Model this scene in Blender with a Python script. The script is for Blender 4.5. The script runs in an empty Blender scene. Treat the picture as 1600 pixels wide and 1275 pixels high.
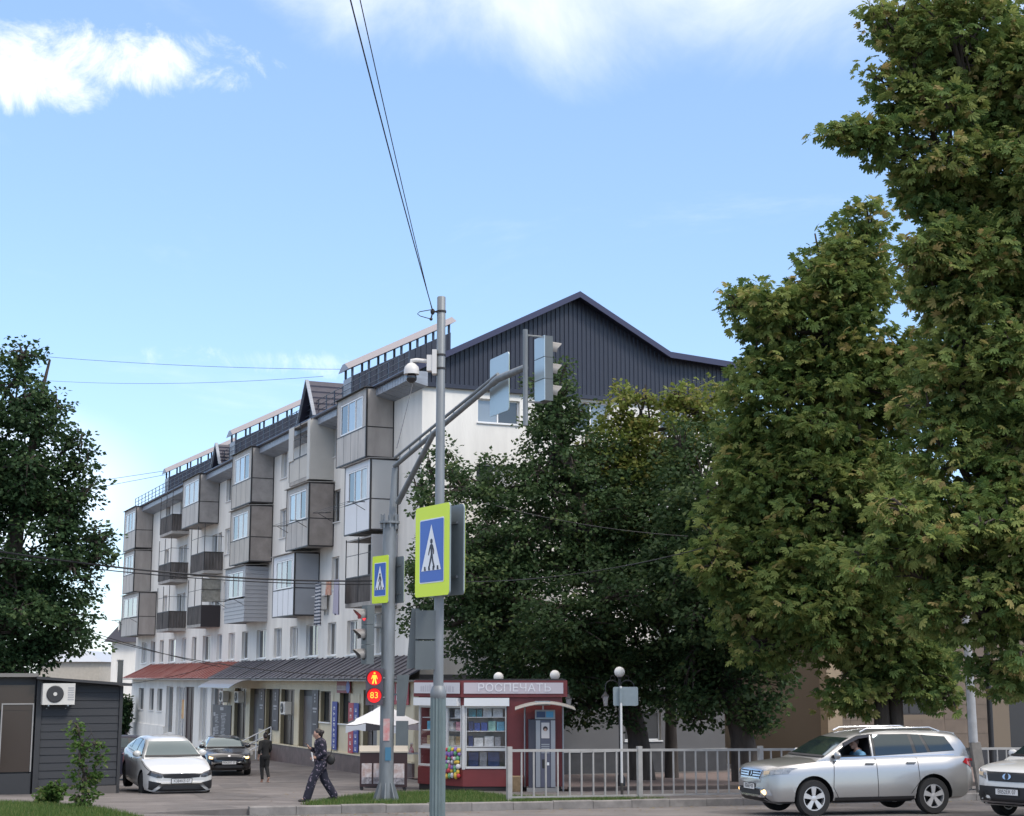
import bpy, bmesh, math, random
import numpy as np
from mathutils import Vector, Matrix
from mathutils.bvhtree import BVHTree
R = math.radians
random.seed(7); rng = np.random.default_rng(11)
SC = bpy.context.scene
COL = SC.collection
# ------------------------------------------------------------------ camera
F = 2440.0; HZ = 1058.0; ZC = 4.0
PIT = math.atan((HZ - 637.5) / F); CP, SP = math.cos(PIT), math.sin(PIT)
cam = bpy.data.cameras.new('camera'); camo = bpy.data.objects.new('camera', cam); COL.objects.link(camo)
camo.location = (0, 0, ZC); camo.rotation_euler = (math.pi / 2 + PIT, 0, 0)
cam.sensor_width = 36; cam.sensor_fit = 'HORIZONTAL'; cam.lens = F / 1600 * 36
cam.clip_start = .1; cam.clip_end = 6000
SC.camera = camo
# ------------------------------------------------------------------ light
SUN_DIR = Vector((.72, -.62, .95)).normalized()      # towards the sun: behind the camera, to the right
sun_el = math.asin(SUN_DIR.z); sun_az = math.atan2(SUN_DIR.x, SUN_DIR.y)
W = bpy.data.worlds.new('World'); SC.world = W; W.use_nodes = True
nt = W.node_tree; nt.nodes.clear()
def N(tree, t, **kw):
    n = tree.nodes.new(t)
    for k, v in kw.items():
        if k in n.bl_rna.properties: setattr(n, k, v)
        else: n.inputs[k].default_value = v
    return n
def mth(tree, op, a, b=None, c=None, clamp=False):
    n = tree.nodes.new('ShaderNodeMath'); n.operation = op; n.use_clamp = clamp
    for i, v in enumerate((a, b, c)):
        if v is None: continue
        if isinstance(v, (int, float)): n.inputs[i].default_value = v
        else: tree.links.new(v, n.inputs[i])
    return n.outputs[0]
def world():
    L = nt.links.new
    sky = N(nt, 'ShaderNodeTexSky', sky_type='NISHITA', sun_disc=False, sun_elevation=sun_el, sun_rotation=sun_az,
            air_density=1.0, dust_density=.3, ozone_density=3.0)
    tc = N(nt, 'ShaderNodeTexCoord')
    sep = N(nt, 'ShaderNodeSeparateXYZ'); L(tc.outputs['Generated'], sep.inputs[0])
    X, Y, Z = sep.outputs
    # a flat cloud deck seen in perspective: position on a plane high above
    zz = mth(nt, 'ADD', mth(nt, 'MAXIMUM', Z, .0), .10)
    u = mth(nt, 'DIVIDE', X, zz); v = mth(nt, 'DIVIDE', Y, zz)
    cmb = N(nt, 'ShaderNodeCombineXYZ'); L(u, cmb.inputs[0]); L(v, cmb.inputs[1])
    n1 = N(nt, 'ShaderNodeTexNoise', Scale=1.15, Detail=9.0, Roughness=.62, Distortion=.35); L(cmb.outputs[0], n1.inputs['Vector'])
    # azimuth / elevation of the two cloud banks in the sky
    az = mth(nt, 'ARCTAN2', X, Y); el = mth(nt, 'ARCSINE', Z)
    n2 = N(nt, 'ShaderNodeTexNoise', Scale=9.0, Detail=8.0, Roughness=.62, Distortion=.3); L(tc.outputs['Generated'], n2.inputs['Vector'])
    n3 = N(nt, 'ShaderNodeTexNoise', Scale=2.6, Detail=5.0, Roughness=.55); L(tc.outputs['Generated'], n3.inputs['Vector'])
    n4 = N(nt, 'ShaderNodeTexNoise', Scale=22.0, Detail=9.0, Roughness=.68, Distortion=.5); L(tc.outputs['Generated'], n4.inputs['Vector'])
    n5 = N(nt, 'ShaderNodeTexNoise', Scale=6.0, Detail=8.0, Roughness=.6, Distortion=.6); L(tc.outputs['Generated'], n5.inputs['Vector'])
    def bank(a0, e0, ra, re, slope, noise, lo, hi, amp):
        da = mth(nt, 'SUBTRACT', az, a0)
        de = mth(nt, 'SUBTRACT', mth(nt, 'SUBTRACT', el, e0), mth(nt, 'MULTIPLY', da, slope))
        q = mth(nt, 'ADD', mth(nt, 'POWER', mth(nt, 'DIVIDE', da, ra), 2), mth(nt, 'POWER', mth(nt, 'DIVIDE', de, re), 2))
        d = mth(nt, 'ADD', mth(nt, 'SUBTRACT', 1.0, q), mth(nt, 'MULTIPLY', mth(nt, 'SUBTRACT', noise, .5), amp))
        mr = N(nt, 'ShaderNodeMapRange', interpolation_type='SMOOTHSTEP'); L(d, mr.inputs['Value'])
        mr.inputs['From Min'].default_value = lo; mr.inputs['From Max'].default_value = hi
        return mr.outputs[0]
    b1 = bank(R(-14.9), R(21.8), R(6.4), R(1.15), .05, n4.outputs['Fac'], -.1, 1.5, 5.0)
    b1b = bank(R(-19.0), R(21.0), R(4.2), R(1.5), .05, n4.outputs['Fac'], -.1, 1.4, 4.4)
    b2 = bank(R(4), R(26.3), R(18), R(4.6), -.10, n5.outputs['Fac'], -.4, 1.7, 3.4)
    b3 = bank(R(-17.5), R(6.5), R(6), R(3.2), 0, n3.outputs['Fac'], .1, 1.5, 2.2)
    b4 = bank(R(-10), R(11.3), R(4.5), R(.6), 0, n4.outputs['Fac'], .25, 2.0, 7.0)
    thin = N(nt, 'ShaderNodeMapRange', interpolation_type='SMOOTHSTEP'); L(n1.outputs['Fac'], thin.inputs['Value'])
    thin.inputs['From Min'].default_value = .55; thin.inputs['From Max'].default_value = .95
    cov = mth(nt, 'MAXIMUM', mth(nt, 'MULTIPLY', mth(nt, 'MAXIMUM', b1, b1b), .5), mth(nt, 'MULTIPLY', b2, .52))
    cov = mth(nt, 'MAXIMUM', cov, mth(nt, 'MULTIPLY', b3, .45))
    cov = mth(nt, 'MAXIMUM', cov, mth(nt, 'MULTIPLY', b4, .22))
    cov = mth(nt, 'MAXIMUM', cov, mth(nt, 'MULTIPLY', thin.outputs[0], .55))
    # cloud at the view's top edge, extended unseen overhead to brighten the shaded facade
    hi_ = N(nt, 'ShaderNodeMapRange', interpolation_type='SMOOTHSTEP'); L(mth(nt, 'ADD', el, mth(nt, 'MULTIPLY', mth(nt, 'SUBTRACT', n3.outputs['Fac'], .5), .45)), hi_.inputs['Value'])
    hi_.inputs['From Min'].default_value = R(25); hi_.inputs['From Max'].default_value = R(40)
    cov = mth(nt, 'MAXIMUM', cov, mth(nt, 'MULTIPLY', hi_.outputs[0], .95))
    cov = mth(nt, 'MULTIPLY', cov, .9)
    mix = N(nt, 'ShaderNodeMixRGB'); L(cov, mix.inputs[0])
    veil = N(nt, 'ShaderNodeMixRGB'); veil.inputs[0].default_value = SKY_VEIL
    L(sky.outputs[0], veil.inputs[1]); veil.inputs[2].default_value = SKY_VEILC
    L(veil.outputs[0], mix.inputs[1]); mix.inputs[2].default_value = SKY_CLOUD
    bg = N(nt, 'ShaderNodeBackground', Strength=SKY_STR); L(mix.outputs[0], bg.inputs[0])
    out = N(nt, 'ShaderNodeOutputWorld'); L(bg.outputs[0], out.inputs[0])
SKY_STR = .073; SKY_VEIL = .45; SKY_VEILC = (1.75, 2.75, 4.6, 1); SKY_CLOUD = (8.7, 8.05, 7.5, 1)
world()
sl = bpy.data.lights.new('sun', 'SUN'); sl.energy = .6; sl.angle = R(12); sl.color = (1, .95, .87)
so = bpy.data.objects.new('sun', sl); COL.objects.link(so)
so.rotation_euler = (-SUN_DIR).to_track_quat('-Z', 'Y').to_euler(); so.location = (30, -30, 60)
vs = SC.view_settings; vs.view_transform = 'Standard'; vs.look = 'None'; vs.gamma = 1; vs.use_curve_mapping = False
vs.exposure = 1.78
SC.render.engine = 'CYCLES'
SC.cycles.max_bounces = 6; SC.cycles.transparent_max_bounces = 8
# ------------------------------------------------------------------ positions from the photograph
AN = R(24); CA, SA = math.cos(AN), math.sin(AN); P0 = (-3.5, 60.0)
GB = [(-4000, 1.7), (20, 1.7), (31, 1.39), (43, .957), (55, .46), (62, .27), (80, .12), (9000, .12)]
def g(y):
    for (a, za), (b, zb) in zip(GB, GB[1:]):
        if y <= b: return za + (zb - za) * (y - a) / (b - a)
    return .12
def at(px, py, Y):
    dx = (px - 800) / F; dy = (637.5 - py) / F
    k = Y / (CP - SP * dy)
    return Vector((dx * k, Y, ZC + (SP + CP * dy) * k))
def loc(x, y):
    X, Y = x - P0[0], y - P0[1]; return CA * X + SA * Y, -SA * X + CA * Y
def wld(s, t): return P0[0] + CA * s - SA * t, P0[1] + SA * s + CA * t
KT = -23.4; KS = -12.6                                  # kerb line of the main road, left tip of the kerb
def sst(x): x = max(0, min(1, x)); return x * x * (3 - 2 * x)
def H(x, y):                                            # height of the ground: the road lies a kerb lower
    s, t = loc(x, y)
    if s > KS: d = .14 if t < KT else 0
    else:
        w = sst((KS - s) / 2.5); d = .14 * ((1 - w) * (1 if t < KT else 0) + w * sst((KT + 2 - t) / 5))
    return g(y) - d
def G(px, py):
    lo, hi = 5.0, 400.0
    for _ in range(50):
        m = (lo + hi) / 2; p = at(px, py, m)
        if p.z > H(p.x, p.y): lo = m
        else: hi = m
    return at(px, py, lo)
def fac(px, py, S=0.0):                                 # pixel on the long facade (plane s=S) -> (t, z)
    a = at(px, py, 1.0); x, y, z = a.x, 1.0, a.z - ZC
    k = (S + CA * P0[0] + SA * P0[1]) / (CA * x + SA * y)
    return loc(k * x, k * y)[1], ZC + k * z
def gab(px, py, T=0.0):
    a = at(px, py, 1.0); x, y, z = a.x, 1.0, a.z - ZC
    k = (T - SA * P0[0] + CA * P0[1]) / (-SA * x + CA * y)
    return loc(k * x, k * y)[0], ZC + k * z
# ------------------------------------------------------------------ materials
MATS = {}
def M(name, col=(.5, .5, .5), rough=.6, metal=0.0, var=.0, scale=4.0, bump=0.0, bscale=None, spec=.5, coat=0.0,
      emit=None, estr=0.0, col2=None, stretch=(1, 1, 1), dirt=0.0):
    if name in MATS: return MATS[name]
    m = bpy.data.materials.new(name); m.use_nodes = True; MATS[name] = m
    t = m.node_tree; b = t.nodes['Principled BSDF']; L = t.links.new
    b.inputs['Base Color'].default_value = (*col, 1); b.inputs['Roughness'].default_value = rough
    b.inputs['Metallic'].default_value = metal; b.inputs['Specular IOR Level'].default_value = spec
    b.inputs['Coat Weight'].default_value = coat; b.inputs['Coat Roughness'].default_value = .06
    if emit: b.inputs['Emission Color'].default_value = (*emit, 1); b.inputs['Emission Strength'].default_value = estr
    if var or bump or col2:
        tc = N(t, 'ShaderNodeTexCoord'); mp = N(t, 'ShaderNodeMapping'); L(tc.outputs['Object'], mp.inputs[0])
        mp.inputs['Scale'].default_value = stretch
        n = N(t, 'ShaderNodeTexNoise', Scale=scale, Detail=6.0, Roughness=.6); L(mp.outputs[0], n.inputs['Vector'])
        if var or col2:
            cr = N(t, 'ShaderNodeValToRGB'); L(n.outputs['Fac'], cr.inputs[0])
            c2 = col2 or tuple(c * (1 - var) for c in col); c1 = col if col2 else tuple(min(1, c * (1 + var * .6)) for c in col)
            cr.color_ramp.elements[0].position = .32; cr.color_ramp.elements[1].position = .68
            cr.color_ramp.elements[0].color = (*c2, 1); cr.color_ramp.elements[1].color = (*c1, 1)
            L(cr.outputs[0], b.inputs['Base Color'])
        if bump:
            n2 = N(t, 'ShaderNodeTexNoise', Scale=bscale or scale * 6, Detail=5.0); L(mp.outputs[0], n2.inputs['Vector'])
            bp = N(t, 'ShaderNodeBump', Strength=bump, Distance=.02); L(n2.outputs['Fac'], bp.inputs['Height']); L(bp.outputs[0], b.inputs['Normal'])
    return m
def leafmat(name, cols):
    m = bpy.data.materials.new(name); m.use_nodes = True; t = m.node_tree; L = t.links.new
    b = t.nodes['Principled BSDF']; out = t.nodes['Material Output']
    a = N(t, 'ShaderNodeAttribute', attribute_name='tint')
    cr = N(t, 'ShaderNodeValToRGB'); L(a.outputs['Fac'], cr.inputs[0])
    el = cr.color_ramp.elements
    while len(el) < len(cols): el.new(.5)
    for e, (p, c) in zip(el, cols): e.position = p; e.color = (*c, 1)
    L(cr.outputs[0], b.inputs['Base Color']); b.inputs['Roughness'].default_value = .58; b.inputs['Specular IOR Level'].default_value = .22
    tr = N(t, 'ShaderNodeBsdfTranslucent'); L(cr.outputs[0], tr.inputs[0])
    mx = N(t, 'ShaderNodeMixShader'); mx.inputs[0].default_value = .42
    L(b.outputs[0], mx.inputs[1]); L(tr.outputs[0], mx.inputs[2]); L(mx.outputs[0], out.inputs[0])
    return m
# ------------------------------------------------------------------ mesh building
class MB:
    def __init__(s): s.v = []; s.f = []; s.m = []
    def add(s, vs, fs, mi=0):
        o = len(s.v); s.v += [tuple(v) for v in vs]
        for f in fs: s.f.append(tuple(i + o for i in f)); s.m.append(mi)
        return s
    def box(s, x0, x1, y0, y1, z0, z1, mi=0):
        return s.hexa([(x0, y0, z0), (x1, y0, z0), (x1, y1, z0), (x0, y1, z0), (x0, y0, z1), (x1, y0, z1), (x1, y1, z1), (x0, y1, z1)], mi)
    def hexa(s, p, mi=0):
        return s.add(p, [(0, 3, 2, 1), (4, 5, 6, 7), (0, 1, 5, 4), (1, 2, 6, 5), (2, 3, 7, 6), (3, 0, 4, 7)], mi)
    def bar(s, a, b, w, h=None, mi=0, up=(0, 0, 1)):
        a, b = Vector(a), Vector(b); d = (b - a).normalized(); u = Vector(up)
        if abs(d.dot(u)) > .98: u = Vector((1, 0, 0))
        x = d.cross(u).normalized() * w / 2; y = x.cross(d).normalized() * (h or w) / 2
        return s.hexa([a - x - y, a + x - y, b + x - y, b - x - y, a - x + y, a + x + y, b + x + y, b - x + y], mi)
    def tube(s, pts, r, n=8, mi=0, cap=True):
        pts = [Vector(p) for p in pts]; rs = r if isinstance(r, (list, tuple)) else [r] * len(pts)
        rings = []; d0 = (pts[1] - pts[0]).normalized()
        u = d0.orthogonal().normalized()
        for i, p in enumerate(pts):
            d = (pts[min(i + 1, len(pts) - 1)] - pts[max(i - 1, 0)]).normalized()
            u = (u - d * u.dot(d)).normalized(); w = d.cross(u)
            rings.append([p + (u * math.cos(2 * math.pi * k / n) + w * math.sin(2 * math.pi * k / n)) * rs[i] for k in range(n)])
        vs = [v for rg in rings for v in rg]; fs = []
        for i in range(len(pts) - 1):
            for k in range(n): fs.append((i * n + k, i * n + (k + 1) % n, (i + 1) * n + (k + 1) % n, (i + 1) * n + k))
        if cap: fs.append(tuple(range(n - 1, -1, -1))); fs.append(tuple(range((len(pts) - 1) * n, len(pts) * n)))
        return s.add(vs, fs, mi)
    def lathe(s, prof, c=(0, 0, 0), n=16, mi=0, axis='z'):
        vs = []; fs = []; c = Vector(c)
        for r, z in prof:
            for k in range(n):
                a = 2 * math.pi * k / n; q = (r * math.cos(a), r * math.sin(a), z)
                if axis == 'y': q = (q[0], q[2], q[1])
                if axis == 'x': q = (q[2], q[0], q[1])
                vs.append(c + Vector(q))
        m = len(prof)
        for i in range(m - 1):
            for k in range(n): fs.append((i * n + k, i * n + (k + 1) % n, (i + 1) * n + (k + 1) % n, (i + 1) * n + k))
        fs.append(tuple(range(n - 1, -1, -1))); fs.append(tuple(range((m - 1) * n, m * n)))
        return s.add(vs, fs, mi)
    def prism(s, poly, ext, mi=0):                     # poly: list of 3d points, ext: vector
        n = len(poly); e = Vector(ext); a = [Vector(p) for p in poly]; b = [p + e for p in a]
        fs = [tuple(range(n - 1, -1, -1)), tuple(range(n, 2 * n))] + [(i, (i + 1) % n, n + (i + 1) % n, n + i) for i in range(n)]
        return s.add(a + b, fs, mi)
    def sphere(s, c, r, mi=0, n=12, sc=(1, 1, 1)):
        prof = [(max(1e-3, r * math.sin(math.pi * i / n)), -r * math.cos(math.pi * i / n)) for i in range(n + 1)]
        o = len(s.v); s.lathe(prof, (0, 0, 0), 2 * n, mi)
        for i in range(o, len(s.v)): v = s.v[i]; s.v[i] = (c[0] + v[0] * sc[0], c[1] + v[1] * sc[1], c[2] + v[2] * sc[2])
        return s
    def build(s, name, mats, parent=None, smooth=None, recalc=True, loc=None, rz=None):
        me = bpy.data.meshes.new(name); me.from_pydata(s.v, [], s.f)
        for m in (mats if isinstance(mats, (list, tuple)) else [mats]): me.materials.append(m)
        if any(s.m): me.polygons.foreach_set('material_index', s.m)
        if recalc:
            bm = bmesh.new(); bm.from_mesh(me); bmesh.ops.recalc_face_normals(bm, faces=bm.faces); bm.to_mesh(me); bm.free()
        if smooth:
            me.polygons.foreach_set('use_smooth', [True] * len(me.polygons)); me.set_sharp_from_angle(angle=R(smooth))
        me.update()
        o = bpy.data.objects.new(name, me); COL.objects.link(o)
        if parent: o.parent = parent
        if loc is not None: o.location = loc
        if rz is not None: o.rotation_euler = (0, 0, rz)
        return o
def tag(o, label=None, cat=None, group=None, kind=None):
    if label: o['label'] = label
    if cat: o['category'] = cat
    if group: o['group'] = group
    if kind: o['kind'] = kind
    return o
def thing(name, label, cat, loc=(0, 0, 0), rz=0.0, group=None):
    o = bpy.data.objects.new(name, None); COL.objects.link(o); o.location = loc; o.rotation_euler = (0, 0, rz)
    o.empty_display_size = .2
    return tag(o, label, cat, group)
def copy_tree(o, parent=None):
    c = o.copy(); COL.objects.link(c); c.parent = parent
    for ch in [k for k in o.children]: copy_tree(ch, c)
    return c
FACEX = Matrix(((0, 0, -1), (-1, 0, 0), (0, 1, 0)))     # text facing -x (long facade)
FACEY = Matrix(((1, 0, 0), (0, 0, -1), (0, 1, 0)))      # text facing -y
from mathutils.geometry import delaunay_2d_cdt, interpolate_bezier
def text(body, size, mat, pos, parent, rot=FACEY, ext=.004, ax='CENTER', squash=1.0, name='lettering'):
    """lettering as solid strokes: outlines of the font filled by winding number"""
    cu = bpy.data.curves.new('t', 'FONT'); cu.body = body; cu.size = 10.0; cu.align_x = ax; cu.align_y = 'CENTER'
    to = bpy.data.objects.new('t', cu); COL.objects.link(to); dg = bpy.context.evaluated_depsgraph_get()
    cv = to.evaluated_get(dg).to_curve(dg); loops = []
    for sp in cv.splines:
        pts = []; bp = sp.bezier_points; n = len(bp)
        for k in range(n):
            a, b = bp[k], bp[(k + 1) % n]; straight = (a.handle_right - a.co).cross(b.co - a.co).length < 1e-4 and (b.handle_left - b.co).cross(b.co - a.co).length < 1e-4
            pts += [p.xy for p in ([a.co] if straight else interpolate_bezier(a.co, a.handle_right, b.handle_left, b.co, 6)[:-1])]
        if len(pts) > 2: loops.append((pts, sum(p.x * q.y - q.x * p.y for p, q in zip(pts, pts[1:] + pts[:1])) / 2))
    bpy.data.objects.remove(to)
    def winding(x, y):
        w = 0
        for l, _ in loops:
            for a, b in zip(l, l[1:] + l[:1]):
                if (a.y <= y) != (b.y <= y):
                    if a.x + (y - a.y) / (b.y - a.y) * (b.x - a.x) > x: w += 1 if b.y > a.y else -1
        return w
    vs_, es_ = [], []
    for l, _ in loops: o = len(vs_); vs_ += l; es_ += [(o + q, o + (q + 1) % len(l)) for q in range(len(l))]
    V, _, Fc, *_ = delaunay_2d_cdt(vs_, es_, [], 0, 1e-4)
    keep = [t for t in Fc if winding(sum(V[q].x for q in t) / 3, sum(V[q].y for q in t) / 3) != 0]
    cnt = {}; n = len(V); k = size / 10; mb = MB()
    for t in keep:
        for a, b in zip(t, t[1:] + t[:1]): cnt.setdefault((min(a, b), max(a, b)), []).append((a, b))
    f = [tuple(t) for t in keep] + [tuple(n + q for q in t[::-1]) for t in keep] + [(b, a, n + a, n + b) for e in cnt.values() if len(e) == 1 for a, b in e]
    mb.add([rot @ Vector((p.x * k * squash, p.y * k, ext)) for p in V] + [rot @ Vector((p.x * k * squash, p.y * k, -ext)) for p in V], f)
    return mb.build(name, mat, parent, loc=pos)
def wall_holes(mb, u0, u1, z0, z1, holes, plane, depth, mi=0, rmi=0):
    """wall rectangle with rectangular holes and reveals; plane(u,z,d) -> xyz, d = depth behind the face"""
    us = sorted({u0, u1, *[h[0] for h in holes], *[h[1] for h in holes]}); zs = sorted({z0, z1, *[h[2] for h in holes], *[h[3] for h in holes]})
    us = [u for u in us if u0 <= u <= u1]; zs = [z for z in zs if z0 <= z <= z1]
    for a, b in zip(us, us[1:]):
        for c, d in zip(zs, zs[1:]):
            mu, mz = (a + b) / 2, (c + d) / 2
            if any(h[0] < mu < h[1] and h[2] < mz < h[3] for h in holes): continue
            mb.add([plane(a, c, 0), plane(b, c, 0), plane(b, d, 0), plane(a, d, 0)], [(0, 1, 2, 3)], mi)
    for a, b, c, d in [h[:4] for h in holes]:
        q = [(a, c), (b, c), (b, d), (a, d)]
        for (p, r) in zip(q, q[1:] + q[:1]):
            mb.add([plane(*p, 0), plane(*r, 0), plane(*r, depth), plane(*p, depth)], [(0, 1, 2, 3)], rmi)
    return mb
# ================================================================== palette
white_wall = M('white_render', (.80, .77, .715), .85, var=.13, scale=1.1, bump=.25, bscale=20, stretch=(1, 1, .16))
gable_wall = white_wall
greige = M('greige_panel', (.36, .325, .295), .55, var=.22, scale=1.6, stretch=(1, 1, .3))
greige_lt = M('pale_greige_panel', (.46, .425, .39), .55, var=.2, scale=1.8, stretch=(1, 1, .3))
white_pan = M('white_panel', (.74, .74, .76), .5, var=.04, scale=1)
cream_pan = M('cream_panel', (.52, .50, .46), .55, var=.08, scale=1)
grey_pan = M('grey_panel', (.34, .35, .37), .5, var=.06, scale=1)
siding_m = M('grey_siding', (.36, .36, .37), .5, var=.08, scale=2)
trim_m = M('dark_trim', (.025, .022, .022), .5)
slab_m = M('concrete_slab', (.36, .345, .325), .9, var=.25, scale=2, bump=.3)
rail_m = M('weathered_sheet_rail', (.10, .09, .085), .7, var=.45, scale=3, stretch=(1, 1, .3))
railp_m = M('dark_sheet', (.025, .02, .022), .5)
frame_m = M('white_plastic_frame', (.78, .78, .78), .35)
pane_d = M('dark_glass', (.035, .04, .045), .06, spec=.9, coat=.3)
pane_b = M('sky_glass', (.20, .235, .27), .05, spec=1.0, coat=.8)
pane_c = M('curtained_glass', (.42, .42, .41), .25, var=.35, scale=6, stretch=(1, 3, .2), coat=.5)
roof_m = M('navy_roof_sheet', (.020, .024, .045), .42, var=.12, scale=1, coat=.1)
clad_m = M('navy_ribbed_cladding', (.024, .029, .048), .42, var=.10, scale=.6)
fascia_m = M('violet_navy_flashing', (.045, .045, .085), .35, metal=.2)
soffit_m = M('blue_grey_soffit', (.30, .33, .38), .45, var=.25, scale=5, stretch=(.3, 4, 1))
cap_m = M('lilac_grey_metal_cap', (.25, .235, .26), .4, metal=.3)
steel_m = M('painted_roof_steel', (.035, .05, .08), .4)
red_roof = M('red_metal_roof', (.27, .065, .045), .5, var=.4, scale=1.5, col2=(.36, .16, .13))
dk_roof = M('grey_violet_metal_roof', (.105, .10, .115), .5, var=.35, scale=1.2, stretch=(1, 1, 1))
beige_m = M('beige_wall_panel', (.62, .54, .38), .55, var=.10, scale=1.5, stretch=(1, 1, .4))
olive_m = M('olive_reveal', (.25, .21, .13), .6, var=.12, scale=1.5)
brown_m = M('brown_stone_plinth', (.12, .08, .072), .55, var=.35, scale=3, bump=.2)
shut_m = M('roller_shutter', (.12, .10, .095), .45, var=.1, scale=3)
dkdoor = M('dark_door', (.035, .03, .028), .3, coat=.3)
banner_d = M('dark_signboard', (.055, .05, .058), .5, var=.2, scale=3)
blue_m = M('blue_banner', (.035, .05, .27), .5); red_m = M('red_banner', (.42, .05, .07), .5)
wht_p = M('white_paint', (.8, .8, .8), .5)
grey_t = M('grey_print', (.35, .35, .36), .6)
metal_l = M('galvanised_steel', (.42, .44, .45), .38, metal=.75, var=.18, scale=7, stretch=(1, 1, .25))
black_m = M('black_cable', (.012, .012, .014), .5)
ac_m = M('cream_ac_casing', (.58, .56, .52), .45, var=.1, scale=3)
acd_m = M('dark_fan', (.03, .03, .032), .5)
# ================================================================== ground
asph = M('worn_asphalt', (.15, .135, .13), .88, var=.38, scale=.8, bump=.5, bscale=60)
road_m = M('road_asphalt', (.155, .14, .135), .85, var=.3, scale=.6, bump=.5, bscale=70)
kerb_m = M('kerb_concrete', (.21, .195, .185), .9, var=.3, scale=2.5, bump=.4)
def lin(a, b, st): return list(np.arange(a, b + 1e-6, st))
def ground_sheet(name, ss, ts, mat, dz=0.0, inside=None):
    mb = MB(); n = len(ts)
    for s_ in ss:
        for t_ in ts: x, y = wld(s_, t_); mb.v.append((x, y, H(x, y) + dz))
    for i in range(len(ss) - 1):
        for j in range(n - 1):
            mb.f.append((i * n + j, (i + 1) * n + j, (i + 1) * n + j + 1, i * n + j + 1)); mb.m.append(0)
    o = mb.build(name, mat); tag(o, kind='structure'); return o
far = [60, 90, 150, 300, 700, 2500]
ground_sheet('ground', [-a for a in far[::-1]] + lin(-40, 40, 1.0) + far,
             [-a for a in far[::-1]] + lin(-50, KT - 4.5, 1.5) + lin(KT - 4, KT - .2, .5) + [KT - .005, KT + .005] + lin(KT + .5, KT + 4, .5) + lin(-18, 40, 2.0) + far, asph)
ground_sheet('road', lin(KS + 1, 40, 1.5) + [60, 120, 300], [-300, -120, -60] + lin(-48, KT - 3, 3) + [KT - .35], road_m, .005)
def sheet_px(name, pts, mat, dz, kind='structure', raw=None):
    """a thin sheet on the ground, outline given by pixels"""
    bm = bmesh.new(); P = raw or [G(*p) for p in pts]
    f = bm.faces.new([bm.verts.new((p[0], p[1], 0)) for p in P])
    for y, _ in GB[1:-1]:
        bmesh.ops.bisect_plane(bm, geom=bm.verts[:] + bm.edges[:] + bm.faces[:], plane_co=(0, y, 0), plane_no=(0, 1, 0))
    for v in bm.verts: v.co.z = H(v.co.x, v.co.y) + dz
    bmesh.ops.triangulate(bm, faces=bm.faces[:])
    for f in bm.faces:
        if f.normal.z < 0: f.normal_flip()
    me = bpy.data.meshes.new(name); bm.to_mesh(me); bm.free(); me.materials.append(mat)
    o = bpy.data.objects.new(name, me); COL.objects.link(o); o['kind'] = kind; return o
# paved promenade in front of the gable: slab stripes
pm = bpy.data.materials.new('striped_paving'); pm.use_nodes = True; t_ = pm.node_tree; L_ = t_.links.new
tc = N(t_, 'ShaderNodeTexCoord'); mp = N(t_, 'ShaderNodeMapping'); L_(tc.outputs['Object'], mp.inputs[0]); mp.inputs['Rotation'].default_value = (0, 0, R(-52))
wv = N(t_, 'ShaderNodeTexWave', Scale=.42, Distortion=.4, Detail=1.0); wv.wave_profile = 'SIN'; L_(mp.outputs[0], wv.inputs['Vector'])
bk = N(t_, 'ShaderNodeTexBrick', Scale=5.0); L_(mp.outputs[0], bk.inputs['Vector']); bk.inputs['Mortar Size'].default_value = .02
cr = N(t_, 'ShaderNodeValToRGB'); L_(wv.outputs['Fac'], cr.inputs[0])
cr.color_ramp.elements[0].color = (.15, .11, .10, 1); cr.color_ramp.elements[1].color = (.29, .225, .205, 1); cr.color_ramp.elements[0].position = .35; cr.color_ramp.elements[1].position = .6
mxx = N(t_, 'ShaderNodeMixRGB', blend_type='MULTIPLY'); mxx.inputs[0].default_value = .5; L_(cr.outputs[0], mxx.inputs[1])
bk.inputs['Color1'].default_value = (1, 1, 1, 1); bk.inputs['Color2'].default_value = (.8, .8, .8, 1); bk.inputs['Mortar'].default_value = (.45, .45, .45, 1)
L_(bk.outputs['Color'], mxx.inputs[2]); L_(mxx.outputs[0], t_.nodes['Principled BSDF'].inputs['Base Color']); t_.nodes['Principled BSDF'].inputs['Roughness'].default_value = .8
prom = [wld(-1.9, -16.6), wld(24, -16.6), wld(24, -2), wld(-1.2, -2)]
sheet_px('promenade_paving', None, pm, .05, raw=prom)
# kerbs: one structure, each stone a piece of its own
def kerb(name, s0, s1, t, w, up, down, mat, length=1.0, gap=.012):
    o = None; k = 0; s = s0; root = bpy.data.objects.new(name, None); COL.objects.link(root); root['kind'] = 'structure'; root.rotation_euler = (0, 0, AN); root.location = (P0[0], P0[1], 0)
    while s < s1 - .05:
        e = min(s + length, s1); xa, ya = wld(s, t + w / 2 + .1); xb, yb = wld(e, t + w / 2 + .1); za, zb = g(ya), g(yb)
        j = random.uniform(-.012, .012); c = .02; q = []
        for (ss, z) in ((s + gap / 2, za), (e - gap / 2, zb)):
            q += [(ss, t, z - down), (ss, t + w, z - down), (ss, t + w, z + up + j), (ss, t + c, z + up + j), (ss, t, z + up + j - c)]
        mb = MB().add(q, [(0, 1, 2, 3, 4), (5, 9, 8, 7, 6), (0, 5, 6, 1), (1, 6, 7, 2), (2, 7, 8, 3), (3, 8, 9, 4), (4, 9, 5, 0)])
        mb.build('kerb_stone', mat, root); s = e; k += 1
    return root
kerb('kerb', KS, 24, KT - .10, .17, .05, .3, kerb_m, 1.0)
kerb('promenade_edging', -1.9, 16, -16.75, .14, .12, .1, M('dark_edging', (.075, .06, .055), .8, var=.3), 1.0)
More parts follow.
